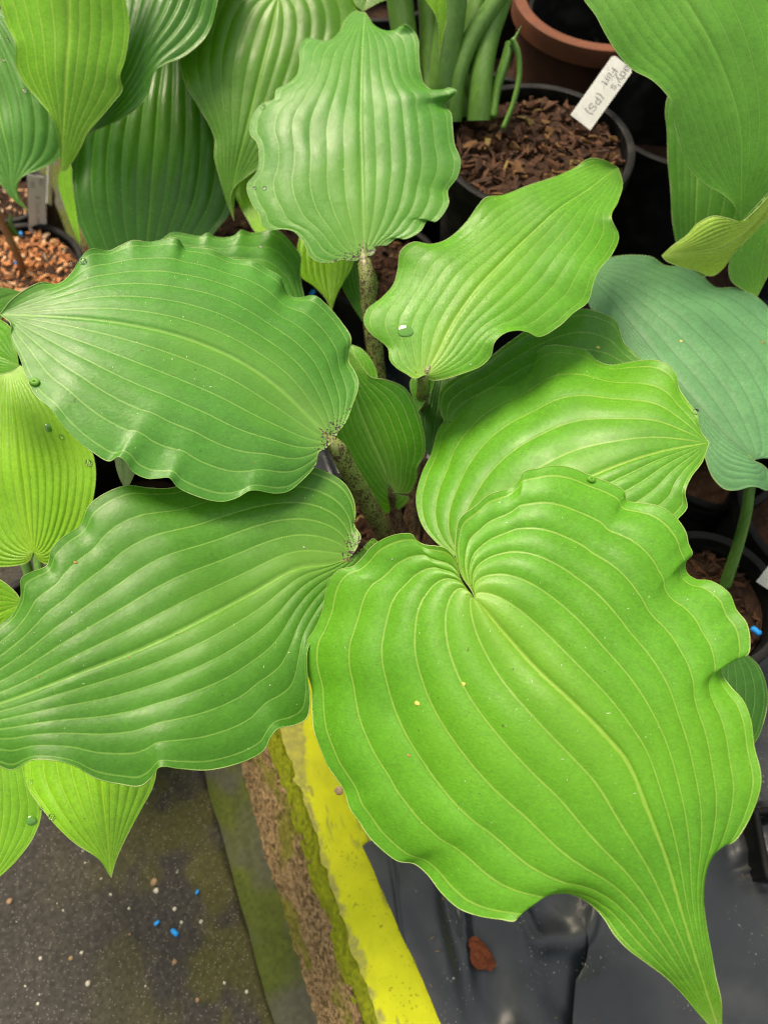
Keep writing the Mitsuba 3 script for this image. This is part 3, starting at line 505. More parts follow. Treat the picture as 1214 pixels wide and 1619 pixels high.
 'B6': {"n":5,"mat":"blue","O":[-0.44808,0.87712,0.44634],"R":[[0.26209,-0.83102,-0.49063],[0.96497,0.23195,0.12261],[0.01191,-0.50558,0.8627]],"L":0.23222,"h":[0.04,0.04,-0.1,-0.25],"c":0.14,"q":1.25,"seed":21,"res":[150,70],"lump":0.006,"rim":0.00034,"A":[[0,0,0],[247,-525,-11],[806,-766,-8],[1417,-640,-4],[1805,-390,-5],[1965,-213,12],[2137,-141,-6],[2303,-14,0]],"B":[[0,0,0],[219,351,-12],[700,571,-1],[1209,699,-7],[1640,627,-12],[1827,475,-15],[1920,237,-2],[1978,37,21],[2035,-37,31],[2173,-73,25],[2303,-14,0]],"mid":[[0,0],[592,4],[1222,6],[1751,-25],[2058,-105],[2303,-14]],"plant":"topleft"},
 'B8': {"n":4,"mat":"yellow","O":[-0.14118,0.71935,0.36245],"R":[[0.18558,-0.94942,-0.2533],[0.98192,0.16941,0.08442],[-0.03724,-0.26438,0.9637]],"L":0.09006,"h":[0.03,0.03,0.06,-0.15],"c":0.12,"q":1.25,"seed":22,"res":[70,36],"lump":0.006,"rim":0.00034,"A":[[0,0,0],[154,-172,-4],[278,-231,-6],[444,-212,-1],[654,-149,0],[804,-88,-5],[893,-1,0]],"B":[[0,0,0],[181,114,0],[501,121,0],[748,73,0],[893,-1,0]],"mid":[[0,0],[321,2],[623,2],[893,-1]],"plant":"topleft"},
 'B9': {"n":4,"mat":"warm","O":[-0.00472,0.90225,0.47103],"R":[[-0.27952,-0.91167,-0.30119],[0.95875,-0.24819,-0.13854],[0.05155,-0.3275,0.94345]],"L":0.0617,"h":[0.03,0.03,0.06,-0.15],"c":0.12,"q":1.25,"seed":23,"res":[70,36],"lump":0.006,"rim":0.00034,"A":[[0,0,0],[187,-155,-2],[434,-180,-3],[572,-96,-5],[610,-2,0]],"B":[[0,0,0],[8,357,-15],[303,333,-6],[477,139,2],[610,-2,0]],"mid":[[0,0],[221,4],[428,3],[610,-2]],"plant":"topleft"},
 'C1': {"n":4,"mat":"yellow","O":[0.05047,0.84107,0.5291],"R":[[0.04704,-0.65728,-0.75218],[0.99887,0.03611,0.03091],[0.00685,-0.75279,0.65823]],"L":0.1125,"h":[0.05,0.03,-0.2,-0.3],"c":0.12,"q":1.25,"seed":24,"res":[90,36],"lump":0.006,"rim":0.00034,"A":[[0,0,0],[145,-156,-7],[381,-195,-5],[576,-116,-2],[689,-38,5],[797,-3,4],[957,8,1],[1122,1,0]],"B":[[0,0,0],[159,150,-8],[400,162,-3],[587,108,2],[745,80,-1],[904,41,1],[1010,21,0],[1122,1,0]],"mid":[[0,0],[371,-4],[751,-4],[1122,1]],"plant":"stems"},
 'D1': {"n":7,"mat":"soft","O":[0.1691,0.73418,0.63083],"R":[[0.46413,-0.6468,-0.60516],[0.87443,0.22565,0.42948],[-0.14123,-0.72851,0.67032]],"L":0.30346,"h":[0.06,0.04,-0.02,-0.35],"c":0.035,"q":1.25,"seed":25,"res":[220,96],"lump":0.006,"rim":0.00034,"A":[[0,0,0],[29,-246,-26],[300,-475,-18],[608,-532,-10],[858,-513,-4],[999,-484,3],[1157,-470,-4],[1342,-439,-11],[1509,-380,-11],[1651,-286,10],[1778,-231,18],[1882,-207,22],[2034,-232,1],[2324,-249,-13],[2461,-229,-18],[2613,-155,-8],[2774,-46,13],[2883,-1,17],[3042,16,0]],"B":[[0,0,0],[135,453,0],[622,959,0],[1369,1186,0],[2065,1110,0],[2571,801,0],[2859,424,0],[2979,171,0],[3042,16,0]],"mid":[[0,0],[596,47],[1265,157],[1813,235],[2323,223],[2748,107],[3042,16]],"plant":"topright"},
 'D2': {"n":4,"mat":"mid","O":[0.31618,0.75848,0.45687],"R":[[-0.033,-0.87182,-0.48872],[0.99946,-0.02923,-0.01534],[-0.00091,-0.48896,0.87231]],"L":0.225,"h":[0.03,0.03,0.06,-0.15],"c":0.07,"q":1.25,"seed":26,"res":[110,60],"lump":0.006,"rim":0.00034,"A":[[0,0,0],[149,-195,13],[414,-344,11],[575,-373,12],[751,-345,-1],[1027,-325,2],[1290,-287,-2],[1650,-249,5],[1919,-170,6],[2241,13,0]],"B":[[0,0,0],[179,381,-18],[817,634,-6],[1497,605,-8],[1989,334,-10],[2241,13,0]],"mid":[[0,0],[768,-24],[1526,-22],[2241,13]],"plant":"topright"},
 'D3': {"n":7,"mat":"palelime","O":[0.33907,0.54601,0.4968],"R":[[-0.82096,-0.34136,-0.4577],[0.53216,-0.74797,-0.39667],[-0.20694,-0.56922,0.79572]],"L":0.12302,"h":[0.06,0.02,-0.9,-0.3],"c":0.2,"q":1.25,"seed":27,"res":[120,70],"lump":0.006,"rim":0.00034,"A":[[0,0,0],[150,39,0],[318,79,0],[471,119,-2],[575,128,-8],[666,47,0],[760,-39,6],[873,-56,4],[992,-25,-2],[1120,-20,1],[1228,-1,0]],"B":[[0,0,0],[128,129,-4],[369,222,0],[552,271,0],[709,310,2],[830,370,-6],[923,373,-10],[1036,262,1],[1150,146,-2],[1217,55,-5],[1228,-1,0]],"mid":[[0,0],[275,130],[562,214],[786,202],[1008,117],[1228,-1]],"plant":"topright"},
 'D4': {"n":5,"mat":"bright","O":[0.3797,0.64433,0.43582],"R":[[-0.21611,-0.8924,-0.39613],[0.97628,-0.19202,-0.10003],[0.0132,-0.40835,0.91273]],"L":0.14452,"h":[0.03,0.03,0.06,-0.15],"c":0.12,"q":1.25,"seed":28,"res":[100,50],"lump":0.006,"rim":0.00034,"A":[[0,0,0],[579,-220,-2],[1001,-307,-1],[1225,-310,-12],[1329,-256,-18],[1395,-130,-3],[1436,9,0]],"B":[[0,0,0],[522,289,-6],[974,222,-5],[1203,70,7],[1344,31,0],[1436,9,0]],"mid":[[0,0],[505,-17],[991,-15],[1436,9]],"plant":"topright"},
 'E1': {"n":8,"mat":"glauc","O":[0.30899,0.34095,0.37078],"R":[[-0.46218,0.88676,-0.00702],[-0.88538,-0.46188,-0.05265],[-0.04993,-0.01812,0.99859]],"L":0.24852,"h":[0.05,0.05,0.06,-0.4],"c":0.06,"q":1.3,"seed":29,"res":[200,90],"lump":0.006,"rim":0.00034,"A":[[0,0,0],[-24,-152,-23],[-237,-292,59],[-86,-685,22],[327,-1045,14],[836,-1216,18],[1211,-1208,12],[1385,-1157,38],[1553,-1073,19],[1698,-994,-56],[1840,-930,11],[2023,-842,39],[2171,-759,-33],[2277,-671,31],[2384,-566,32],[2482,-415,30],[2540,-219,30],[2544,-58,0]],"B":[[0,0,0],[-79,-79,-37],[-195,-103,-69],[-252,-7,-67],[-199,97,-18],[-172,160,-9],[-148,238,-28],[-87,321,-51],[37,360,-39],[221,325,-10],[427,252,12],[826,225,15],[1258,336,-13],[1764,315,-7],[2205,170,-10],[2544,-58,0]],"mid":[[0,0],[273,64],[768,96],[1310,100],[1882,56],[2544,-58]],"pet":[[0.3122,0.3396,0.3587],[0.3147,0.3216,0.3378],[0.3238,0.3081,0.291],[0.3269,0.2846,0.2355]],"plant":"right"},
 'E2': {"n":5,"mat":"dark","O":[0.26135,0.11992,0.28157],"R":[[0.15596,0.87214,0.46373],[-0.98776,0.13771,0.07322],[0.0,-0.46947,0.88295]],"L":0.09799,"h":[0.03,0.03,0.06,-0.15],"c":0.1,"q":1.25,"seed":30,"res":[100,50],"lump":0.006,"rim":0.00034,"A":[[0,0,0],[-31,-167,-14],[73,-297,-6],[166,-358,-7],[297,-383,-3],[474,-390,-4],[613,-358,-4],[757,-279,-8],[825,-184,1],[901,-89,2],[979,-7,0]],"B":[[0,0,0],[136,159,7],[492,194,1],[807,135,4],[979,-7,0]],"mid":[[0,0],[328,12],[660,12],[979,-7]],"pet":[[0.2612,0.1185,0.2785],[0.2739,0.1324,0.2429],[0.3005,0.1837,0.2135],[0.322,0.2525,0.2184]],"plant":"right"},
 'F1': {"n":9,"mat":"yellow","O":[-0.305,0.28368,0.31201],"R":[[-0.18493,0.9155,0.35729],[-0.98263,-0.16656,-0.0818],[-0.01538,-0.36622,0.9304]],"L":0.17493,"h":[0.04,0.04,0.02,-0.15],"c":0.17,"q":1.2,"seed":31,"res":[170,100],"lump":0.006,"rim":0.00034,"A":[[0,0,0],[-76,-26,-16],[-124,-103,-22],[-83,-240,-11],[150,-482,-5],[407,-605,-4],[614,-649,-5],[827,-633,-3],[1103,-549,-4],[1443,-330,-1],[1657,-140,-4],[1766,18,0]],"B":[[0,0,0],[-70,67,-16],[-83,207,-9],[-20,451,-10],[285,677,-5],[747,735,-4],[1205,575,-3],[1545,324,-4],[1766,18,0]],"mid":[[0,0],[293,-8],[736,-36],[1198,-36],[1766,18]],"plant":"left"},
 'F2': {"n":5,"mat":"lime","O":[-0.35602,0.21201,0.30788],"R":[[0.83509,0.07104,0.54551],[-0.36248,0.81697,0.44851],[-0.4138,-0.57228,0.708]],"L":0.08923,"h":[0.03,0.03,0.06,-0.15],"c":0.1,"q":1.25,"seed":32,"res":[90,50],"lump":0.006,"rim":0.00034,"A":[[0,0,0],[256,272,6],[576,313,3],[771,252,7],[843,158,4],[880,71,6],[878,1,0]],"B":[[0,0,0],[194,-272,-9],[559,-196,-1],[758,-94,-2],[878,1,0]],"mid":[[0,0],[344,-2],[638,-1],[878,1]],"plant":"left"},
 'F3': {"n":5,"mat":"yellow","O":[-0.23408,0.17552,0.32246],"R":[[0.20889,-0.95432,-0.21362],[0.9775,0.19721,0.07487],[-0.02932,-0.22445,0.97404]],"L":0.15419,"h":[0.05,0.05,-0.1,-0.2],"c":0.18,"q":1.15,"seed":33,"res":[150,84],"lump":0.006,"rim":0.00034,"A":[[0,0,0],[73,-242,-5],[338,-498,-4],[611,-570,-4],[784,-553,-6],[935,-465,-1],[1095,-356,-1],[1252,-230,-2],[1403,-68,7],[1546,-16,0]],"B":[[0,0,0],[181,258,-4],[540,449,-4],[846,436,-3],[976,390,-4],[1099,299,0],[1271,164,0],[1437,43,2],[1546,-16,0]],"mid":[[0,0],[449,25],[872,30],[1238,21],[1546,-16]],"plant":"left"},
 'F4': {"n":6,"mat":"lime","O":[-0.34003,0.17554,0.26584],"R":[[0.13821,-0.96485,-0.22351],[0.9904,0.13417,0.03325],[-0.00209,-0.22596,0.97413]],"L":0.15648,"h":[0.05,0.05,-0.1,-0.2],"c":0.1,"q":1.25,"seed":34,"res":[120,64],"lump":0.006,"rim":0.00034,"A":[[0,0,0],[246,245,-5],[622,358,0],[884,420,-1],[1061,434,-6],[1247,358,-4],[1407,213,-2],[1505,79,-1],[1570,-21,0]],"B":[[0,0,0],[219,-322,-4],[707,-499,-4],[1222,-339,-2],[1468,-148,-2],[1570,-21,0]],"mid":[[0,0],[540,35],[1066,32],[1570,-21]],"plant":"left"},
 'F5': {"n":5,"mat":"bright","O":[-0.35602,0.43024,0.42392],"R":[[0.86946,-0.49077,0.05634],[0.42455,0.80066,0.42273],[-0.25258,-0.34363,0.9045]],"L":0.07139,"h":[0.03,0.03,0.06,-0.15],"c":0.1,"q":1.25,"seed":35,"res":[80,44],"lump":0.006,"rim":0.00034,"A":[[0,0,0],[174,231,5],[401,270,3],[511,242,8],[563,154,-4],[652,76,3],[705,0,0]],"B":[[0,0,0],[360,-212,-4],[588,-131,-1],[672,-59,-4],[705,0,0]],"mid":[[0,0],[261,1],[500,1],[705,0]],"plant":"left"},
 'F6': {"n":5,"mat":"mid","O":[-0.40053,0.50492,0.37302],"R":[[0.95363,0.00257,0.30099],[-0.15623,0.85895,0.48765],[-0.25727,-0.51206,0.81951]],"L":0.0756,"h":[0.03,0.03,0.06,-0.15],"c":0.12,"q":1.25,"seed":36,"res":[80,44],"lump":0.006,"rim":0.00034,"A":[[0,0,0],[340,127,3],[569,79,0],[670,41,1],[748,4,0]],"B":[[0,0,0],[253,-233,-6],[519,-172,-1],[666,-74,-1],[748,4,0]],"mid":[[0,0],[272,-8],[526,-7],[748,4]],"plant":"left"}}
CROWN = {'main': [0.0233, 0.3008, 0.2362], 'topleft': [-0.3879, 1.1501, 0.2177], 'stems': [0.0924, 0.7501, 0.3958], 'topright': [0.541, 0.9005, 0.3229], 'right': [0.3262, 0.2792, 0.2281], 'left': [-0.3464, 0.2592, 0.1518]}
PLANT = dict(
    main='large wavy-edged hosta with speckled stalks filling the middle of the picture',
    topleft='hosta at the top left with long drooping ribbed leaves',
    stems='clump of thick pale green hosta stalks rising from the bark-filled black pot',
    topright='hosta at the top right with smooth pale leaf and half rolled young leaf',
    right='powdery blue-green hosta with round leaf on a bare stalk at right',
    left='yellow-green hosta with closely ribbed leaves at the left edge')
root = {}
for k, lab in PLANT.items():
    root[k] = thing('hosta_plant', lab, 'hosta')
leaf_key, leaf_geo = {}, {}
LEAF_NAME = {'D3': 'rolled_leaf', 'B7': 'leaf_tip'}
LEAF_LABEL = {'L13': 'small pale leaf underside showing below the left leaf', 'D3': 'pale yellow-green young leaf still half rolled', 'B7': 'twisted yellow-green tip of the lime leaf'}
for name, r in LEAVES.items():
    V, F, uv = leaf_mesh(r)
    uv = uv + np.array([0, 2.0 * KIND[r['mat']]])
    leaf_geo[name] = (V, F)
    par = leaf_key['B1'] if name == 'B7' else root[r['plant']]
    leaf_key[name] = put(LEAF_NAME.get(name, 'leaf'), (V, F), 'leaf_mat', par, smooth=True, uv=uv, label=LEAF_LABEL.get(name))
    if name == 'B7':
        continue
    O, R = np.array(r['O']), np.array(r['R'])
    c = np.array(CROWN[r['plant']])
    c = c + np.array([math.cos(r['seed'] * 2.4), math.sin(r['seed'] * 2.4), 0]) * 0.014
    if 'pet' in r:
        q = np.array(r['pet'])
        rr = np.linspace(0.0064, 0.0094, 50) if name != 'E1' else np.linspace(0.0040, 0.0056, 50)
        if name in ('L1', 'L2', 'L5', 'L6', 'L7', 'L8'):
            rr = np.linspace(0.0050, 0.0075, 50)
        if name == 'L4':
            rr = np.linspace(0.0064, 0.0084, 50)
        # the stalk runs into the blade as its thick midrib
        nr, nc = r['res']
        mid = np.array(r['O']) + leaf_grid(r, nr, 8)[0][:, 8] @ np.array(r['R'])
        dist = np.linalg.norm(mid - O, axis=1)
        lead = 0.030 if name in ('L3', 'L4') else 0.018
        head = [mid[np.argmax(dist > lead * f)] - R[2] * rr[0] * ((0.25 if name != 'L1' else 0.9) + 0.5 * (1 - f)) for f in (1.0, 0.5, 0.15)]
        q = np.vstack([head, q[1:]]) if name != 'L1' else np.vstack([O - R[2] * 0.009, q[1:] - [0, 0, 0.014]])
        pts = bezier(q, 70)
        run = np.concatenate([[0], np.cumsum(np.linalg.norm(np.diff(pts, axis=0), axis=1))])
        rr = np.interp(np.linspace(0, 1, 70), np.linspace(0, 1, 50), rr) * np.clip(0.14 + 0.86 * run / (lead * 1.25), 0, 1)
    else:
        h = O - c
        p1 = O - R[0] * 0.035 - np.array([0, 0, 0.012])
        pts = bezier([O + R[0] * 0.004 - R[2] * 0.004, p1, 0.5 * (p1 + c) - np.array([0, 0, 0.02]) + np.array([h[0], h[1], 0]) * 0.08, c], 40)
        rr = np.linspace(0.0035, 0.0065, 40) * (0.7 if r['L'] < 0.1 else 1.0)
    put('petiole', tube_mesh(pts, rr, 12, cap=True), 'petiole_speckled_mat' if r['plant'] == 'main' and name != 'L1' else 'petiole_mat', leaf_key[name], smooth=True)

# ---------------------------------------------------------------- pots
def lathe(profile, n=72):
    return trimesh.creation.revolve(np.array(profile), sections=n)


def pot(center, r, floor_z, label, mat='black_plastic_mat', name='plant_pot', soil_drop=0.02, rim_h=0.014, soil=True, cat='plant pot', soil_mat='compost_mat'):
    """A pot whose rim circle is centred at the point; parts: rim, compost."""
    k = thing(name, label, cat)
    H = center[2] - floor_z
    rb = r * 0.83
    t = 0.0022 if mat == 'black_plastic_mat' else 0.006
    at_ = T().translate([center[0], center[1], center[2] - H])
    put('body', lathe([(0.0005, 0.0), (rb, 0.0), (rb + (r - rb) * 0.5, H * 0.5), (r - 0.003, H - rim_h), (r - 0.003 - t, H - rim_h), (rb - t, 0.004), (0.0005, 0.004)]), 'shaded_terracotta_mat' if mat == 'terracotta_mat' else mat, k, to_world=at_)
    o = 0.0025 if t < 0.005 else 0.006
    put('rim', lathe([(r - 0.003, H - rim_h - 0.001), (r + o, H - rim_h - 0.001), (r + o + 0.0006, H - rim_h * 0.4), (r + o, H - 0.001), (r + o - 0.0015, H), (r - t - 0.001, H), (r - t - 0.003, H - 0.0012), (r - t - 0.003, H - rim_h - 0.001), (r - 0.003, H - rim_h - 0.001)]), mat, k, to_world=at_)
    if soil:
        rs = r - t - 0.0035 - (r - rb) * soil_drop / H
        us, vs = np.linspace(0, 2 * math.pi, 49), np.linspace(0.01, 1, 16)

        def fn(a, q):
            x, y = rs * q * math.cos(a), rs * q * math.sin(a)
            return [x, y, H - soil_drop + 0.012 * (float(meshkit.fbm(np.array([x * 60 + 9, y * 60, round(center[0] * 50)]), 3)) - 0.5) * (1 if q < 0.97 else 0.4) + 0.006 * (1 - q * q)]
        g = grid_mesh(fn, us, vs)
        g.merge_vertices()
        g.fix_normals()
        put('compost', g, soil_mat, k, smooth=True, to_world=at_)
    return k, r - t - 0.006 - (r - rb) * soil_drop / H, center[2] - soil_drop


def chip_mesh(seed, flat=0.35):
    g = np.random.default_rng(seed)
    p = g.uniform(-1, 1, (11, 3))
    p *= np.array([1.0, 0.48, flat]) * (0.75 + 0.25 * g.uniform(0, 1, (11, 1)))
    return trimesh.convex.convex_hull(p)


CHIPS = [chip_mesh(s) for s in range(8)]
_chip_ply = {}


def chip_dict(i, mat):
    if (i, mat) not in _chip_ply:
        _chip_ply[i, mat] = mikit.ply(CHIPS[i], mat, smooth=False)
    return _chip_ply[i, mat]


def chips(k, center, rad, z, n, size, mats, weights, seed, stuff=0, name='bark_chip', stuff_name='bark_mulch', keep=None):
    g = np.random.default_rng(seed)

    def one(zoff):
        while True:
            a, q = g.uniform(0, 2 * math.pi), math.sqrt(g.uniform(0, 1)) * rad
            x, y = center[0] + q * math.cos(a), center[1] + q * math.sin(a)
            if keep is None or keep(x, y):
                break
        s = size * g.uniform(0.55, 1.35)
        m = (T().translate([x, y, z + zoff + g.uniform(0, 0.006) + 0.005 * (1 - (q / rad) ** 2)]).rotate([0, 0, 1], g.uniform(0, 360)).rotate([1, 0, 0], g.normal(0, 22)).rotate([0, 1, 0], g.normal(0, 22))
             .scale([s * g.uniform(0.8, 1.5), s * g.uniform(0.6, 1.1), s * g.uniform(0.7, 1.2)]))
        return m
    if stuff:
        vs, fs, at = [], [], 0
        for _ in range(stuff):
            m = np.array(one(-0.001).matrix, float)
            c = CHIPS[g.integers(8)]
            vs.append(c.vertices @ m[:3, :3].T + m[:3, 3]); fs.append(c.faces + at); at += len(c.vertices)
        put(stuff_name, trimesh.Trimesh(np.vstack(vs), np.vstack(fs), process=False), mats[0], k, smooth=False, kind='stuff')
    for _ in range(n):
        put(name, chip_dict(int(g.integers(8)), mats[int(g.choice(len(mats), p=weights))]), None, k, to_world=one(0.003))


PT = {k: np.array(v) for k, v in {'bark': [0.1589, 0.7166, 0.392], 'main': [0.0223, 0.2863, 0.262], 'right': [0.302, 0.2659, 0.25], 'brown': [0.3753, 0.7933, 0.2], 'behind': [0.3587, 0.833, 0.36], 'terra': [0.2846, 1.0484, 0.36], 'orange': [-0.5179, 0.8012, 0.13], 'small': [-0.5552, 0.9575, 0.13], 'mid': [-0.1476, 0.7509, 0.26], 'left': [-0.3446, 0.2531, 0.17], 'black': [-0.2837, 0.4076, 0.21], 'tl': [-0.3699, 1.1061, 0.24], 'tr': [0.5255, 0.8747, 0.34], 'gap2': [0.045, 0.925, 0.22], 'gap': [-0.0072, 0.7342, 0.21], 'side': [0.4594, 0.3684, 0.24], 'back': [0.3655, 0.4576, 0.2], 'far': [0.2082, 1.1262, 0.26], 'far2': [-0.0068, 1.2732, 0.26], 'far3': [-0.0793, 1.0836, 0.24]}.items()}
BARK = [f'bark_mat_{i}' for i in range(4)]
ORANGE = [f'orange_bark_mat_{i}' for i in range(4)]
LZ = 0.092
k, rs, z = pot(PT['bark'], 0.100, LZ, 'black pot full of dark bark chips with pale green stalks and a white label', soil_drop=0.016)
chips(k, PT['bark'], rs, z, 230, 0.0090, BARK, [0.50, 0.18, 0.27, 0.05], 3, stuff=260)
k, rs, z = pot(PT['main'], 0.125, LZ, 'black pot under the large wavy hosta, only its reddish compost seen between the stalks', soil_drop=0.022)
chips(k, PT['main'], rs, z, 150, 0.0075, BARK, [0.5, 0.2, 0.22, 0.08], 4, stuff=200)
k, rs, z = pot(PT['right'], 0.0675, LZ, 'small black pot holding the bare stalk of the blue-green leaf', soil_drop=0.026)
chips(k, PT['right'], rs, z, 90, 0.0062, BARK, [0.40, 0.05, 0.54, 0.01], 5, stuff=90)
k, rs, z = pot(PT['brown'], 0.125, LZ, 'wide black pot of dark crumbly bark behind the upper right leaf', soil_drop=0.02)
chips(k, PT['brown'], rs, z, 150, 0.0058, BARK, [0.42, 0.10, 0.42, 0.06], 6, stuff=260)
pot(PT['behind'], 0.115, LZ, 'black pot added to darken the gap behind the white label', soil_drop=0.13)  # added pot, deep and black, stands in for shadow on the liner
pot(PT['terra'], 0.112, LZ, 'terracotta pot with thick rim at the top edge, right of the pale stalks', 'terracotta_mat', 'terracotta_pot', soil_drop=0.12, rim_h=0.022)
pot(PT['terra'] - np.array([0, 0, 0.02]), 0.096, LZ + 0.03, 'black pot standing inside the terracotta pot at the top edge', soil_drop=0.14)
k, rs, z = pot(PT['orange'], 0.094, 0.0, 'black pot of bright orange bark chips on the floor at left', soil_drop=0.014)
chips(k, PT['orange'], rs, z, 260, 0.0060, ORANGE, [0.38, 0.28, 0.22, 0.12], 7, stuff=420)
k, rs, z = pot(PT['small'], 0.056, 0.0, 'smaller grey-rimmed pot of mixed bark behind the orange bark pot', soil_drop=0.016)
chips(k, PT['small'], rs, z, 80, 0.0052, [BARK[0], ORANGE[1], BARK[2], ORANGE[3]], [0.34, 0.2, 0.28, 0.18], 8, stuff=90)
k, rs, z = pot(PT['mid'], 0.105, LZ, 'black pot in the dark gap between the top left leaves and the wavy hosta', soil_drop=0.035)
chips(k, PT['mid'], rs, z, 70, 0.006, BARK, [0.5, 0.15, 0.3, 0.05], 9, stuff=80)
for pk, pr, lab in (('side', 0.10, 'black pot added as dark filler at the right edge beside the small dark pot'), ('gap2', 0.09, 'black pot added to darken the space between the topmost leaf and the bark pot'), ('gap', 0.075, 'black pot of bark added to darken the gap beside the stalk of the topmost leaf'), ('back', 0.070, 'black pot added to darken the ground behind the stalk of the blue-green leaf'),
                    ('far', 0.100, 'black pot added as dark backdrop behind the pale stalks, in front of the terracotta rim'), ('far2', 0.100, 'black pot added as dark filler at the top edge behind the topmost leaf'), ('far3', 0.09, 'black pot added as dark filler behind the topmost leaf, left of the pale stalks')):
    k, rs, z = pot(PT[pk], pr, LZ, lab, soil_drop=0.025 if pk == 'gap' else 0.08)  # black filler pots, put in to darken the bare liner between plants
    if pk == 'gap':
        chips(k, PT[pk], rs, z, 70, 0.0075, BARK, [0.5, 0.2, 0.25, 0.05], 14, stuff=90)
pot(PT['left'], 0.075, 0.0, 'black pot of the yellow-green hosta, almost hidden by leaves at left', soil_drop=0.02)
pot(PT['black'], 0.085, LZ, 'black pot added to darken the gap right of the ribbed yellow-green leaf', soil_drop=0.10)  # added so that this gap turns black
pot(PT['tl'], 0.11, LZ, 'black pot of the top left hosta, hidden under its leaves', soil_drop=0.02)
pot(PT['tr'], 0.11, LZ, 'black pot of the top right hosta, beyond the right edge', soil_drop=0.02)

# ---------------------------------------------------------------- stalks of the plant in the bark pot
for pts, r0, r1 in [[[[0.0329, 0.7764, 0.3871], [0.0293, 0.8049, 0.4079], [0.0221, 0.8258, 0.436], [0.0164, 0.8454, 0.4635], [0.0096, 0.8696, 0.5046]], 0.015, 0.016], [[[0.0627, 0.7565, 0.3935], [0.0624, 0.77, 0.4233], [0.0647, 0.7903, 0.4568], [0.0685, 0.8084, 0.4834], [0.0699, 0.8303, 0.5234]], 0.0165, 0.014], [[[0.073, 0.7489, 0.3952], [0.0751, 0.768, 0.428], [0.0904, 0.7932, 0.4583], [0.1119, 0.8084, 0.4834], [0.1365, 0.8251, 0.515]], 0.0105, 0.0105], [[[0.0998, 0.7443, 0.3984], [0.0999, 0.7652, 0.4264], [0.1064, 0.7954, 0.4539], [0.1171, 0.8137, 0.4806], [0.1282, 0.8361, 0.5151]], 0.0145, 0.011], [[[0.0893, 0.7651, 0.3868], [0.0869, 0.7892, 0.4109], [0.0881, 0.8106, 0.4449], [0.0967, 0.8406, 0.4722]], 0.01, 0.01], [[[0.0476, 0.7768, 0.3817], [0.0473, 0.8097, 0.4048], [0.0492, 0.8368, 0.4362], [0.0454, 0.8628, 0.4727]], 0.014, 0.014]]:
    put('stalk', tube_mesh(bezier(pts, 36), np.linspace(r0, r1, 36), 14, 0.8), 'petiole_mat', root['stems'], smooth=True)
for pts, r0, r1 in [[[[0.1119, 0.743, 0.4022], [0.1159, 0.7613, 0.4221], [0.1238, 0.7755, 0.4433], [0.1275, 0.7869, 0.455]], 0.0095, 0.0075], [[[0.1236, 0.7276, 0.4008], [0.1331, 0.7431, 0.4204], [0.1372, 0.7592, 0.4403], [0.1338, 0.771, 0.4556], [0.1275, 0.7782, 0.4639]], 0.0048, 0.0052], [[[0.128, 0.7785, 0.4562], [0.1318, 0.7823, 0.4628], [0.1368, 0.7883, 0.4705]], 0.005, 0.0006], [[[0.1056, 0.7731, 0.3797], [0.1098, 0.7868, 0.3983], [0.1071, 0.7964, 0.4147]], 0.006, 0.003]]:
    put('shoot', tube_mesh(bezier(pts, 30), np.linspace(r0, r1, 30), 10, 0.55, cap=True), 'petiole_mat', root['stems'], smooth=True, label='thin young shoot beside the thick stalks')

# ---------------------------------------------------------------- plant labels
LB = {'white': [[0.2103, 0.7501, 0.3958], [0.2485, 0.7885, 0.4332]], 'old': [[-0.5064, 0.8914, 0.118], [-0.479, 0.9072, 0.2018]], 'edge': [[-0.4965, 0.9417, 0.1296], [-0.4903, 0.9826, 0.1627]], 'corner': [[0.3649, 0.2758, 0.249], [0.3714, 0.2886, 0.292]]}


def plate(bottom, top, width, mat, key, lines=(), ink='ink_mat', th=0.0009, corner=0.2, side=None):
    b, t = np.array(bottom), np.array(top)
    u = t - b
    L = np.linalg.norm(u)
    u /= L
    eye = np.array([0, 0, 0.92]) - 0.5 * (b + t)
    n = eye - u * (eye @ u) if side is None else np.array(side, float) - u * (np.array(side, float) @ u)
    n /= np.linalg.norm(n)
    w = np.cross(u, n)
    from shapely.geometry import Polygon
    h = width / 2
    poly = Polygon([(-h, -0.004), (h, -0.004), (h, L - h * corner), (h * (1 - corner), L), (-h * (1 - corner), L), (-h, L - h * corner)])
    m = trimesh.creation.extrude_polygon(poly, th)
    M = np.eye(4)
    M[:3, 0], M[:3, 1], M[:3, 2], M[:3, 3] = w, u, n, b
    m.apply_transform(M)
    put('plate', m, mat, key, smooth=False)
    for text, size, along, across in lines:
        # written along the label from its upper end downwards
        q = meshkit.text_mesh(text, size, 0.00012)
        Q = np.eye(4)
        Q[:3, 0], Q[:3, 1], Q[:3, 2] = -u, w, n
        Q[:3, 3] = b + u * (L * along) + w * across + n * th
        q.apply_transform(Q)
        put('lettering', q, ink, key, smooth=False)


k = thing('plant_label', 'clean white plant label with black handwriting leaning in the bark pot', 'plant label')
plate(LB['white'][0], LB['white'][1], 0.0265, 'label_mat', k, [('ady\'s', 0.0075, 1.0, 0.004), ('Flirt', 0.0075, 0.86, -0.0065), ('(PS)', 0.0085, 0.46, -0.003)])
k = thing('plant_label', 'grey weathered plant label with faded writing standing in the orange bark', 'plant label')
plate(LB['old'][0], LB['old'][1], 0.0235, 'old_label_mat', k, [('Abi', 0.0055, 0.97, 0.0035), ('ink', 0.0055, 0.90, -0.007), ('& Tom Jones', 0.0066, 0.66, -0.002)], 'faded_ink_mat')
k = thing('plant_label', 'thin white plant label seen edge-on at the small pot rim', 'plant label')
plate(LB['edge'][0], LB['edge'][1], 0.020, 'label_mat', k, side=(1.0, 0.25, 0.1))
k = thing('plant_label', 'white plant label cut off by the right edge, stuck in the small dark pot', 'plant label')
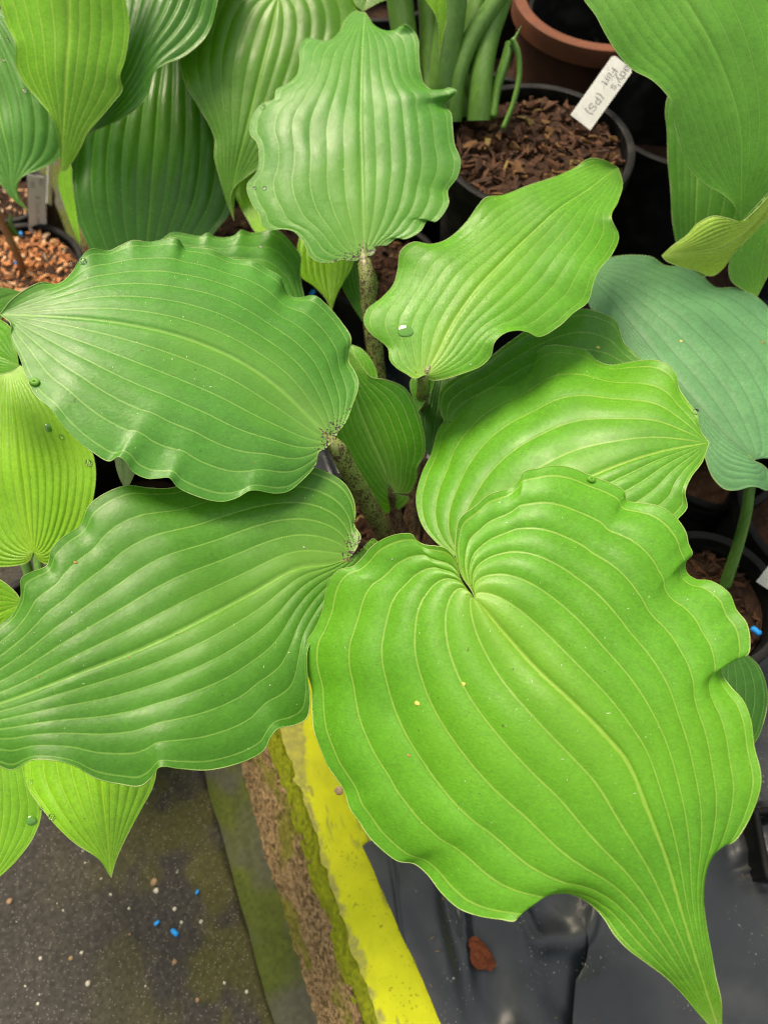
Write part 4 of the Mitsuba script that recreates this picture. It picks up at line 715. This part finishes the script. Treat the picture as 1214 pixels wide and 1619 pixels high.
plate(LB['corner'][0], LB['corner'][1], 0.030, 'label_mat', k)

# ---------------------------------------------------------------- seedling in the orange bark
k = thing('seedling', 'young plant with bare reddish stem in the orange bark pot', 'seedling')
put('stem', tube_mesh(bezier([[-0.5091, 0.811, 0.118], [-0.503, 0.8087, 0.1608], [-0.507, 0.818, 0.1884], [-0.5193, 0.8391, 0.2336]], 30), np.linspace(0.0058, 0.0048, 30), 12), 'red_stem_mat', k, smooth=True)
put('sprout', tube_mesh(bezier([[-0.4989, 0.8223, 0.1737], [-0.4993, 0.8224, 0.1908], [-0.4945, 0.8278, 0.2049]], 20), np.linspace(0.0058, 0.0012, 20), 10, 0.35, cap=True), 'petiole_mat', k, smooth=True)


# ---------------------------------------------------------------- small things on the floor and the liner
def lump(r, seed, sq=(1, 1, 0.7), amp=0.28, sub=3):
    m = trimesh.creation.icosphere(subdivisions=sub, radius=1.0)
    v = m.vertices
    m.vertices = v * (1 + amp * 2 * (meshkit.fbm(v * 1.3 + seed * 5.1, 3, seed)[:, None] - 0.5)) * np.array(sq) * r
    return m


def pellet(r, seed):
    g = np.random.default_rng(seed)
    m = trimesh.creation.capsule(height=2.2 * r, radius=r, count=[12, 12])
    v = m.vertices - m.vertices.mean(0)
    m.vertices = v * (1 + 0.16 * (meshkit.noise(v / r * 1.6 + seed, seed)[:, None] - 0.5)) * np.array([1, 1, 0.85])
    m.apply_transform(trimesh.transformations.rotation_matrix(math.pi / 2, [0, 1, 0]))
    m.apply_transform(trimesh.transformations.rotation_matrix(g.uniform(0.5, 2.6), [0, 0, 1]))
    return m


FP = {'pellets': [[-0.1996, 0.0272, 0.002, 0.0014], [-0.2388, -0.002, 0.002, 0.0018], [-0.2188, -0.0107, 0.003, 0.0026]], 'white': [[-0.244, 0.0285, 0.001, 0.002976], [-0.2221, 0.011, 0.001, 0.002108], [-0.3018, -0.0566, 0.001, 0.00248], [-0.2132, -0.0014, 0.001, 0.001612], [-0.1926, -0.0008, 0.001, 0.00186], [-0.2705, 0.0116, 0.001, 0.001364], [-0.2922, 0.0248, 0.001, 0.001364], [-0.1626, -0.0561, 0.001, 0.001612], [-0.1393, -0.0637, 0.001, 0.00186], [-0.3549, -0.0343, 0.001, 0.001736], [-0.3133, -0.0292, 0.001, 0.001736], [-0.3491, -0.074, 0.001, 0.001488], [-0.3652, -0.0588, 0.001, 0.001116], [-0.305, 0.0401, 0.001, 0.001116], [-0.2428, -0.0588, 0.001, 0.001116], [-0.34, 0.0098, 0.001, 0.001054]], 'tan': [[-0.3989, 0.0182, 0.001, 0.002976], [-0.3235, -0.0343, 0.001, 0.002232], [-0.2159, -0.0377, 0.001, 0.002604], [-0.1886, -0.0708, 0.001, 0.002108], [-0.2472, 0.037, 0.001, 0.003596], [-0.2661, -0.0125, 0.001, 0.00124]]}
for i, (q, lab) in enumerate(zip(FP['pellets'], ('small blue pellet lying apart nearest the kerb on the floor', 'short blue pellet on the floor, left one of the close pair', 'broken blue pellet on the floor, right one of the close pair'))):
    put('pellet', pellet(q[3], i + 2), 'pellet_mat', smooth=True, label=lab, cat='pellet', to_world=T().translate(q[:3]))
for i, q in enumerate([[-0.0853, 0.6629, 0.232, 0.0026, 'blue pellet on the compost between the upper stalks'], [0.3463, 0.2385, 0.235, 0.003, 'bright blue pellet in the dark pot beside the big front leaf'], [-0.5136, 0.8137, 0.132, 0.0026, 'blue pellet at the foot of the red stem in the orange bark'], [-0.5252, 0.8787, 0.126, 0.0022, 'pale blue pellet behind the red stem in the orange bark']]):
    put('pellet', pellet(q[3], i + 12), 'pellet_mat', smooth=True, label=q[4], cat='pellet', to_world=T().translate(q[:3]))
for i, q in enumerate(FP['white']):
    put('pebble', lump(q[3], i + 1), 'pebble_mat', smooth=True, label='small pale grey pebble lying on the dark gritty floor', cat='pebble', group='pale pebbles on the floor', to_world=T().translate(q[:3]))
for i, q in enumerate(FP['tan']):
    put('pebble', lump(q[3], i + 41), 'tan_pebble_mat', smooth=True, label='small tan brown pebble lying on the dark gritty floor', cat='pebble', group='tan pebbles on the floor', to_world=T().translate(q[:3]))
g = np.random.default_rng(21)
vs, fs, at = [], [], 0
ball = trimesh.creation.icosphere(subdivisions=1, radius=1.0)
for _ in range(300):
    x, y = g.uniform(-0.55, 0.05), g.uniform(-0.16, 0.35)
    if (x + 0.4 * y + 0.05) * 0.928 > -0.095:
        continue
    s = 0.00035 + 0.0009 * g.uniform(0, 1) ** 4
    v = ball.vertices * (1 + 0.3 * g.uniform(-1, 1, (len(ball.vertices), 1))) * s * np.array([1, 1, 0.7]) + [x, y, s * 0.3]
    vs.append(v); fs.append(ball.faces + at); at += len(v)
put('grit', trimesh.Trimesh(np.vstack(vs), np.vstack(fs), process=False), 'pebble_mat', smooth=True, label='fine pale grit scattered over the dark floor', kind='stuff')
q = [0.085, -0.0256, 0.115]
put('lava_stone', lump(0.0105, 6, (1.35, 0.8, 0.75), 0.75, 4), 'lava_mat', smooth=True, label='rusty red porous stone lying on the black liner', cat='stone', to_world=T().translate([q[0], q[1], liner_z(q[0], q[1]) + 0.006]).rotate([0, 0, 1], -38))
put('plastic_sliver', tube_mesh(bezier([[0.0702, 0.0086, 0.118], [0.075, 0.0024, 0.114], [0.0801, -0.0043, 0.112]], 16), np.full(16, 0.0013), 8, 0.3, cap=True), 'liner_mat', smooth=True, label='thin curled sliver of grey plastic beside the red stone', cat='plastic scrap')
vs, fs, at = [], [], 0
g = np.random.default_rng(33)
spots = [(q[0], q[1]) for q in [[0.2109, -0.058, 0.124], [0.3235, -0.0153, 0.124], [0.338, 0.0647, 0.124], [0.3556, 0.0787, 0.124], [0.3498, 0.0321, 0.124], [0.3552, 0.0428, 0.124], [0.3346, -0.0267, 0.124], [0.3364, -0.0509, 0.124], [0.3427, 0.0347, 0.124], [0.3256, 0.0294, 0.124]]] + [(PT['right'][0] + g.normal(0.02, 0.03), PT['right'][1] - 0.19 + g.normal(0, 0.05)) for _ in range(70)] + [(g.uniform(0.03, 0.40), g.uniform(-0.12, 0.12)) for _ in range(45)]
for x, y in spots:
    a, L = g.uniform(0, math.pi), g.uniform(0.0008, 0.0030) * (1 if len(vs) > 9 else 1.3)
    z = (liner_z(x, y) + 0.0045) if x < 0.13 else 0.1165
    p0 = np.array([x, y, z])
    d = np.array([math.cos(a), math.sin(a), g.uniform(-0.1, 0.2)]) * L
    v, f = tube_mesh(np.array([p0 - d, p0 + d * 0.1 + [0, 0, 0.0006], p0 + d]), np.array([0.0002, 0.0005, 0.0002]), 5)
    vs.append(v); fs.append(f + at); at += len(v)
put('plant_debris', trimesh.Trimesh(np.vstack(vs), np.vstack(fs), process=False), 'straw_mat', smooth=True, label='tiny dry straw and bark crumbs scattered over the black plastic', kind='stuff')

# ---------------------------------------------------------------- black plastic tray at the right edge
from shapely.geometry import Polygon as _Poly
TR = _Poly([[0.347, 0.0921], [0.346, 0.0321], [0.4615, 0.0234], [0.485, 0.0983]]).buffer(-0.004).buffer(0.004)
k = thing('plastic_tray', 'corner of a black plastic tray with rounded rim at the right edge', 'tray')
ring = TR.difference(TR.buffer(-0.003))
w = trimesh.creation.extrude_polygon(ring, 0.044); w.apply_translation([0, 0, 0.105]); put('wall', w, 'black_plastic_mat', k, smooth=False)
w = trimesh.creation.extrude_polygon(TR.buffer(-0.003), 0.003); w.apply_translation([0, 0, 0.106]); put('base', w, 'black_plastic_mat', k, smooth=False)
xy = np.array(TR.buffer(-0.0015).exterior.coords)
put('rim', tube_mesh(np.c_[xy, np.full(len(xy), 0.150)], 0.0034, 10), 'black_plastic_mat', k, smooth=True)


# ---------------------------------------------------------------- small things on the leaves
def frame(p, n):
    n = np.array(n, float) / np.linalg.norm(n)
    a = np.cross(n, [0.3, 1, 0.2]); a /= np.linalg.norm(a)
    M = np.eye(4)
    M[:3, 0], M[:3, 1], M[:3, 2], M[:3, 3] = a, np.cross(n, a), n, p
    return M


for i, (p, n, r, flat, lab) in enumerate([[[0.23377, 0.33727, 0.44577], [-0.497, 0.018, 0.868], 0.0026, 0.8, 'clear water drop hanging on the right edge of the leaf beside the blue leaf'], [[-0.10877, 0.64658, 0.48032], [-0.228, -0.223, 0.948], 0.003, 0.7, 'water drop on the upper left edge of the topmost wavy leaf'], [[-0.11367, 0.56975, 0.45621], [-0.251, -0.352, 0.902], 0.0014, 0.7, 'outer of two tiny water drops at the left point of topmost wavy leaf'], [[-0.10429, 0.56737, 0.45795], [-0.186, -0.34, 0.922], 0.0017, 0.7, 'inner of two tiny water drops at the left point of topmost wavy leaf'], [[0.01692, 0.41478, 0.44645], [-0.106, -0.298, 0.949], 0.0056, 0.13, 'flat shiny puddle of water near the base of the upper right leaf'], [[-0.22015, 0.4261, 0.50926], [-0.141, -0.151, 0.978], 0.0032, 0.5, 'elongated water drop on the upper left edge of the large left leaf'], [[-0.28312, 0.37588, 0.35346], [-0.338, -0.556, 0.759], 0.003, 0.5, 'upper water drop on the ribbed yellow-green leaf, hanging like a tear'], [[-0.29421, 0.383, 0.35755], [0.451, -0.155, 0.879], 0.0042, 0.2, 'flat wet spot on the ribbed yellow-green leaf, above its tear-like drop'], [[-0.25881, 0.35477, 0.34457], [0.118, -0.326, 0.938], 0.0034, 0.5, 'water drop at the right rim of the ribbed yellow-green leaf'], [[-0.2705, 0.0937, 0.30233], [-0.031, -0.171, 0.985], 0.0019, 0.5, 'small water drop near the top left rim of the pointed yellow-green leaf'], [[-0.25863, 0.07522, 0.30078], [-0.162, -0.243, 0.956], 0.0015, 0.5, 'smallest water drop on the left rim of the pointed yellow-green leaf'], [[-0.24986, 0.06913, 0.30038], [-0.002, -0.14, 0.99], 0.0029, 0.5, 'largest water drop on the left rim of the pointed yellow-green leaf'], [[-0.28935, 0.07258, 0.24309], [0.209, -0.347, 0.914], 0.0042, 0.25, 'flat water drop on the yellow-green leaf at the lower left edge'], [[-0.40465, 0.83757, 0.42758], [-0.274, -0.593, 0.757], 0.0022, 0.5, 'top water drop on the leaf at the upper left edge'], [[-0.40821, 0.81563, 0.4193], [0.48, -0.243, 0.843], 0.0018, 0.5, 'middle water drop on the leaf at the upper left edge'], [[-0.386, 0.78784, 0.40346], [0.234, -0.41, 0.882], 0.0028, 0.5, 'lowest water drop on the leaf at the upper left edge, beside the lime leaf']]):
    m = trimesh.creation.icosphere(subdivisions=3, radius=1.0)
    v = m.vertices
    s = 1 + 0.45 * (meshkit.noise(np.c_[v[:, :2] * 1.2, v[:, 2] * 0] + i * 3.3, i)[:, None] - 0.5) * (1 if flat < 0.4 else 0.3)
    v = v * np.c_[s, s, np.ones(len(v))] * np.array([r, r * 0.85, r * flat])
    v[:, 2] = np.where(v[:, 2] < 0, v[:, 2] * 0.35, v[:, 2])
    m.vertices = v
    m.apply_transform(frame(np.array(p) + np.array(n) * 0.0004, n))
    put('water_drop', m, 'water_film_mat' if flat < 0.4 else 'water_mat', smooth=True, label=lab, cat='water drop')
# rolled bits of leaf edge
for lf, (p, n), r, lab in [['L1', [[0.13319, 0.25094, 0.49259], [0.089, -0.139, 0.986]], 0.0021, 'tiny rolled curl on the upper edge of the front leaf'], ['L3', [[-0.23466, 0.3202, 0.50374], [0.06, -0.183, 0.981]], 0.0026, 'small rolled flap on the left edge of the leaf']]:
    g = np.linspace(0.3, 2 * math.pi * 1.15, 26)
    m = tube_mesh(np.c_[r * np.cos(g) * (1 - 0.05 * g), r * 0.7 * np.sin(g) * (1 - 0.05 * g), r * 0.5 + 0.0 * g], np.full(26, r * 0.34), 8, 1.6, cap=True)
    mm = trimesh.Trimesh(m[0], m[1], process=False)
    mm.apply_transform(frame(np.array(p), n))
    put('curled_edge', (mm.vertices, mm.faces), 'leaf_mat', leaf_key[lf], smooth=True, uv=np.tile([0.5, 0.5 + 2.0 * KIND['bright']], (len(mm.vertices), 1)), label=lab)
SCABS = dict(y='scar_mat', b='scab_mat', p='pebble_mat')
for i, (lf, p, n, r, t) in enumerate([['L1', [0.02014, 0.11711, 0.45132], [-0.389, -0.265, 0.882], 0.003, 'y'], ['L1', [0.04789, 0.12546, 0.46405], [-0.392, -0.266, 0.881], 0.0026, 'y'], ['L1', [0.01522, 0.08868, 0.43811], [-0.269, -0.195, 0.943], 0.0022, 'b'], ['E1', [0.2666, 0.45979, 0.38207], [0.006, -0.085, 0.996], 0.0028, 'y'], ['E1', [0.34031, 0.45976, 0.38066], [0.113, 0.158, 0.981], 0.0032, 'b'], ['L7', [0.18702, 0.44327, 0.39315], [0.02, -0.197, 0.98], 0.003, 'y'], ['L2', [-0.20048, 0.20586, 0.46265], [0.266, -0.031, 0.963], 0.003, 'b'], ['L10', [-0.11205, 0.54103, 0.41571], [0.158, -0.142, 0.977], 0.0024, 'p'], ['L2', [-0.12986, 0.1639, 0.44637], [-0.127, 0.383, 0.915], 0.0014, 'b'], ['L2', [-0.16028, 0.1463, 0.44993], [0.042, 0.237, 0.971], 0.0013, 'b'], ['L2', [-0.2123, 0.13206, 0.45471], [-0.111, -0.039, 0.993], 0.0013, 'b'], ['L2', [-0.05649, 0.23363, 0.42737], [0.343, -0.074, 0.936], 0.0018, 'p'], ['L3', [-0.17003, 0.35435, 0.49596], [0.262, -0.052, 0.964], 0.0012, 'b'], ['L3', [-0.14798, 0.3398, 0.48709], [0.271, -0.217, 0.938], 0.0012, 'b'], ['L3', [-0.09005, 0.28318, 0.46094], [0.277, -0.164, 0.947], 0.0011, 'b'], ['L1', [0.00554, 0.20685, 0.46571], [-0.262, -0.505, 0.822], 0.0014, 'p']]):
    m = lump(1.0, i + 70, (1.0, 0.6 if t != 'y' else 0.85, 0.25), 0.5, 2)
    m.vertices = m.vertices * r * 0.5
    m.apply_transform(frame(np.array(p) + np.array(n) * 0.0003, n))
    put('spot', m, SCABS[t], leaf_key[lf], smooth=True, label={'y': 'straw coloured scar on the leaf', 'b': 'brown speck on the leaf', 'p': 'pale fleck on the leaf'}[t])
p, n = [[-0.0244, 0.07396, 0.40664], [-0.633, -0.335, 0.698]]
g = np.linspace(0, 3.3 * 2 * math.pi, 90)
rr = 0.0020 * (1 - g / g[-1]) ** 0.8 + 0.0001
sp = np.c_[rr * np.cos(g), rr * np.sin(g), 0.0012 * g / g[-1]]
m = trimesh.Trimesh(*tube_mesh(sp, 0.0011 * (1 - 0.85 * g / g[-1]), 10, cap=True), process=False)
M = frame(np.array(p) + np.array([-0.004, -0.001, 0.0005]), [-0.35, -0.3, 0.9])
m.apply_transform(M)
put('snail_shell', m, 'shell_mat', smooth=True, label='tiny greyish brown snail shell at the leaf edge over the yellow kerb', cat='snail shell')
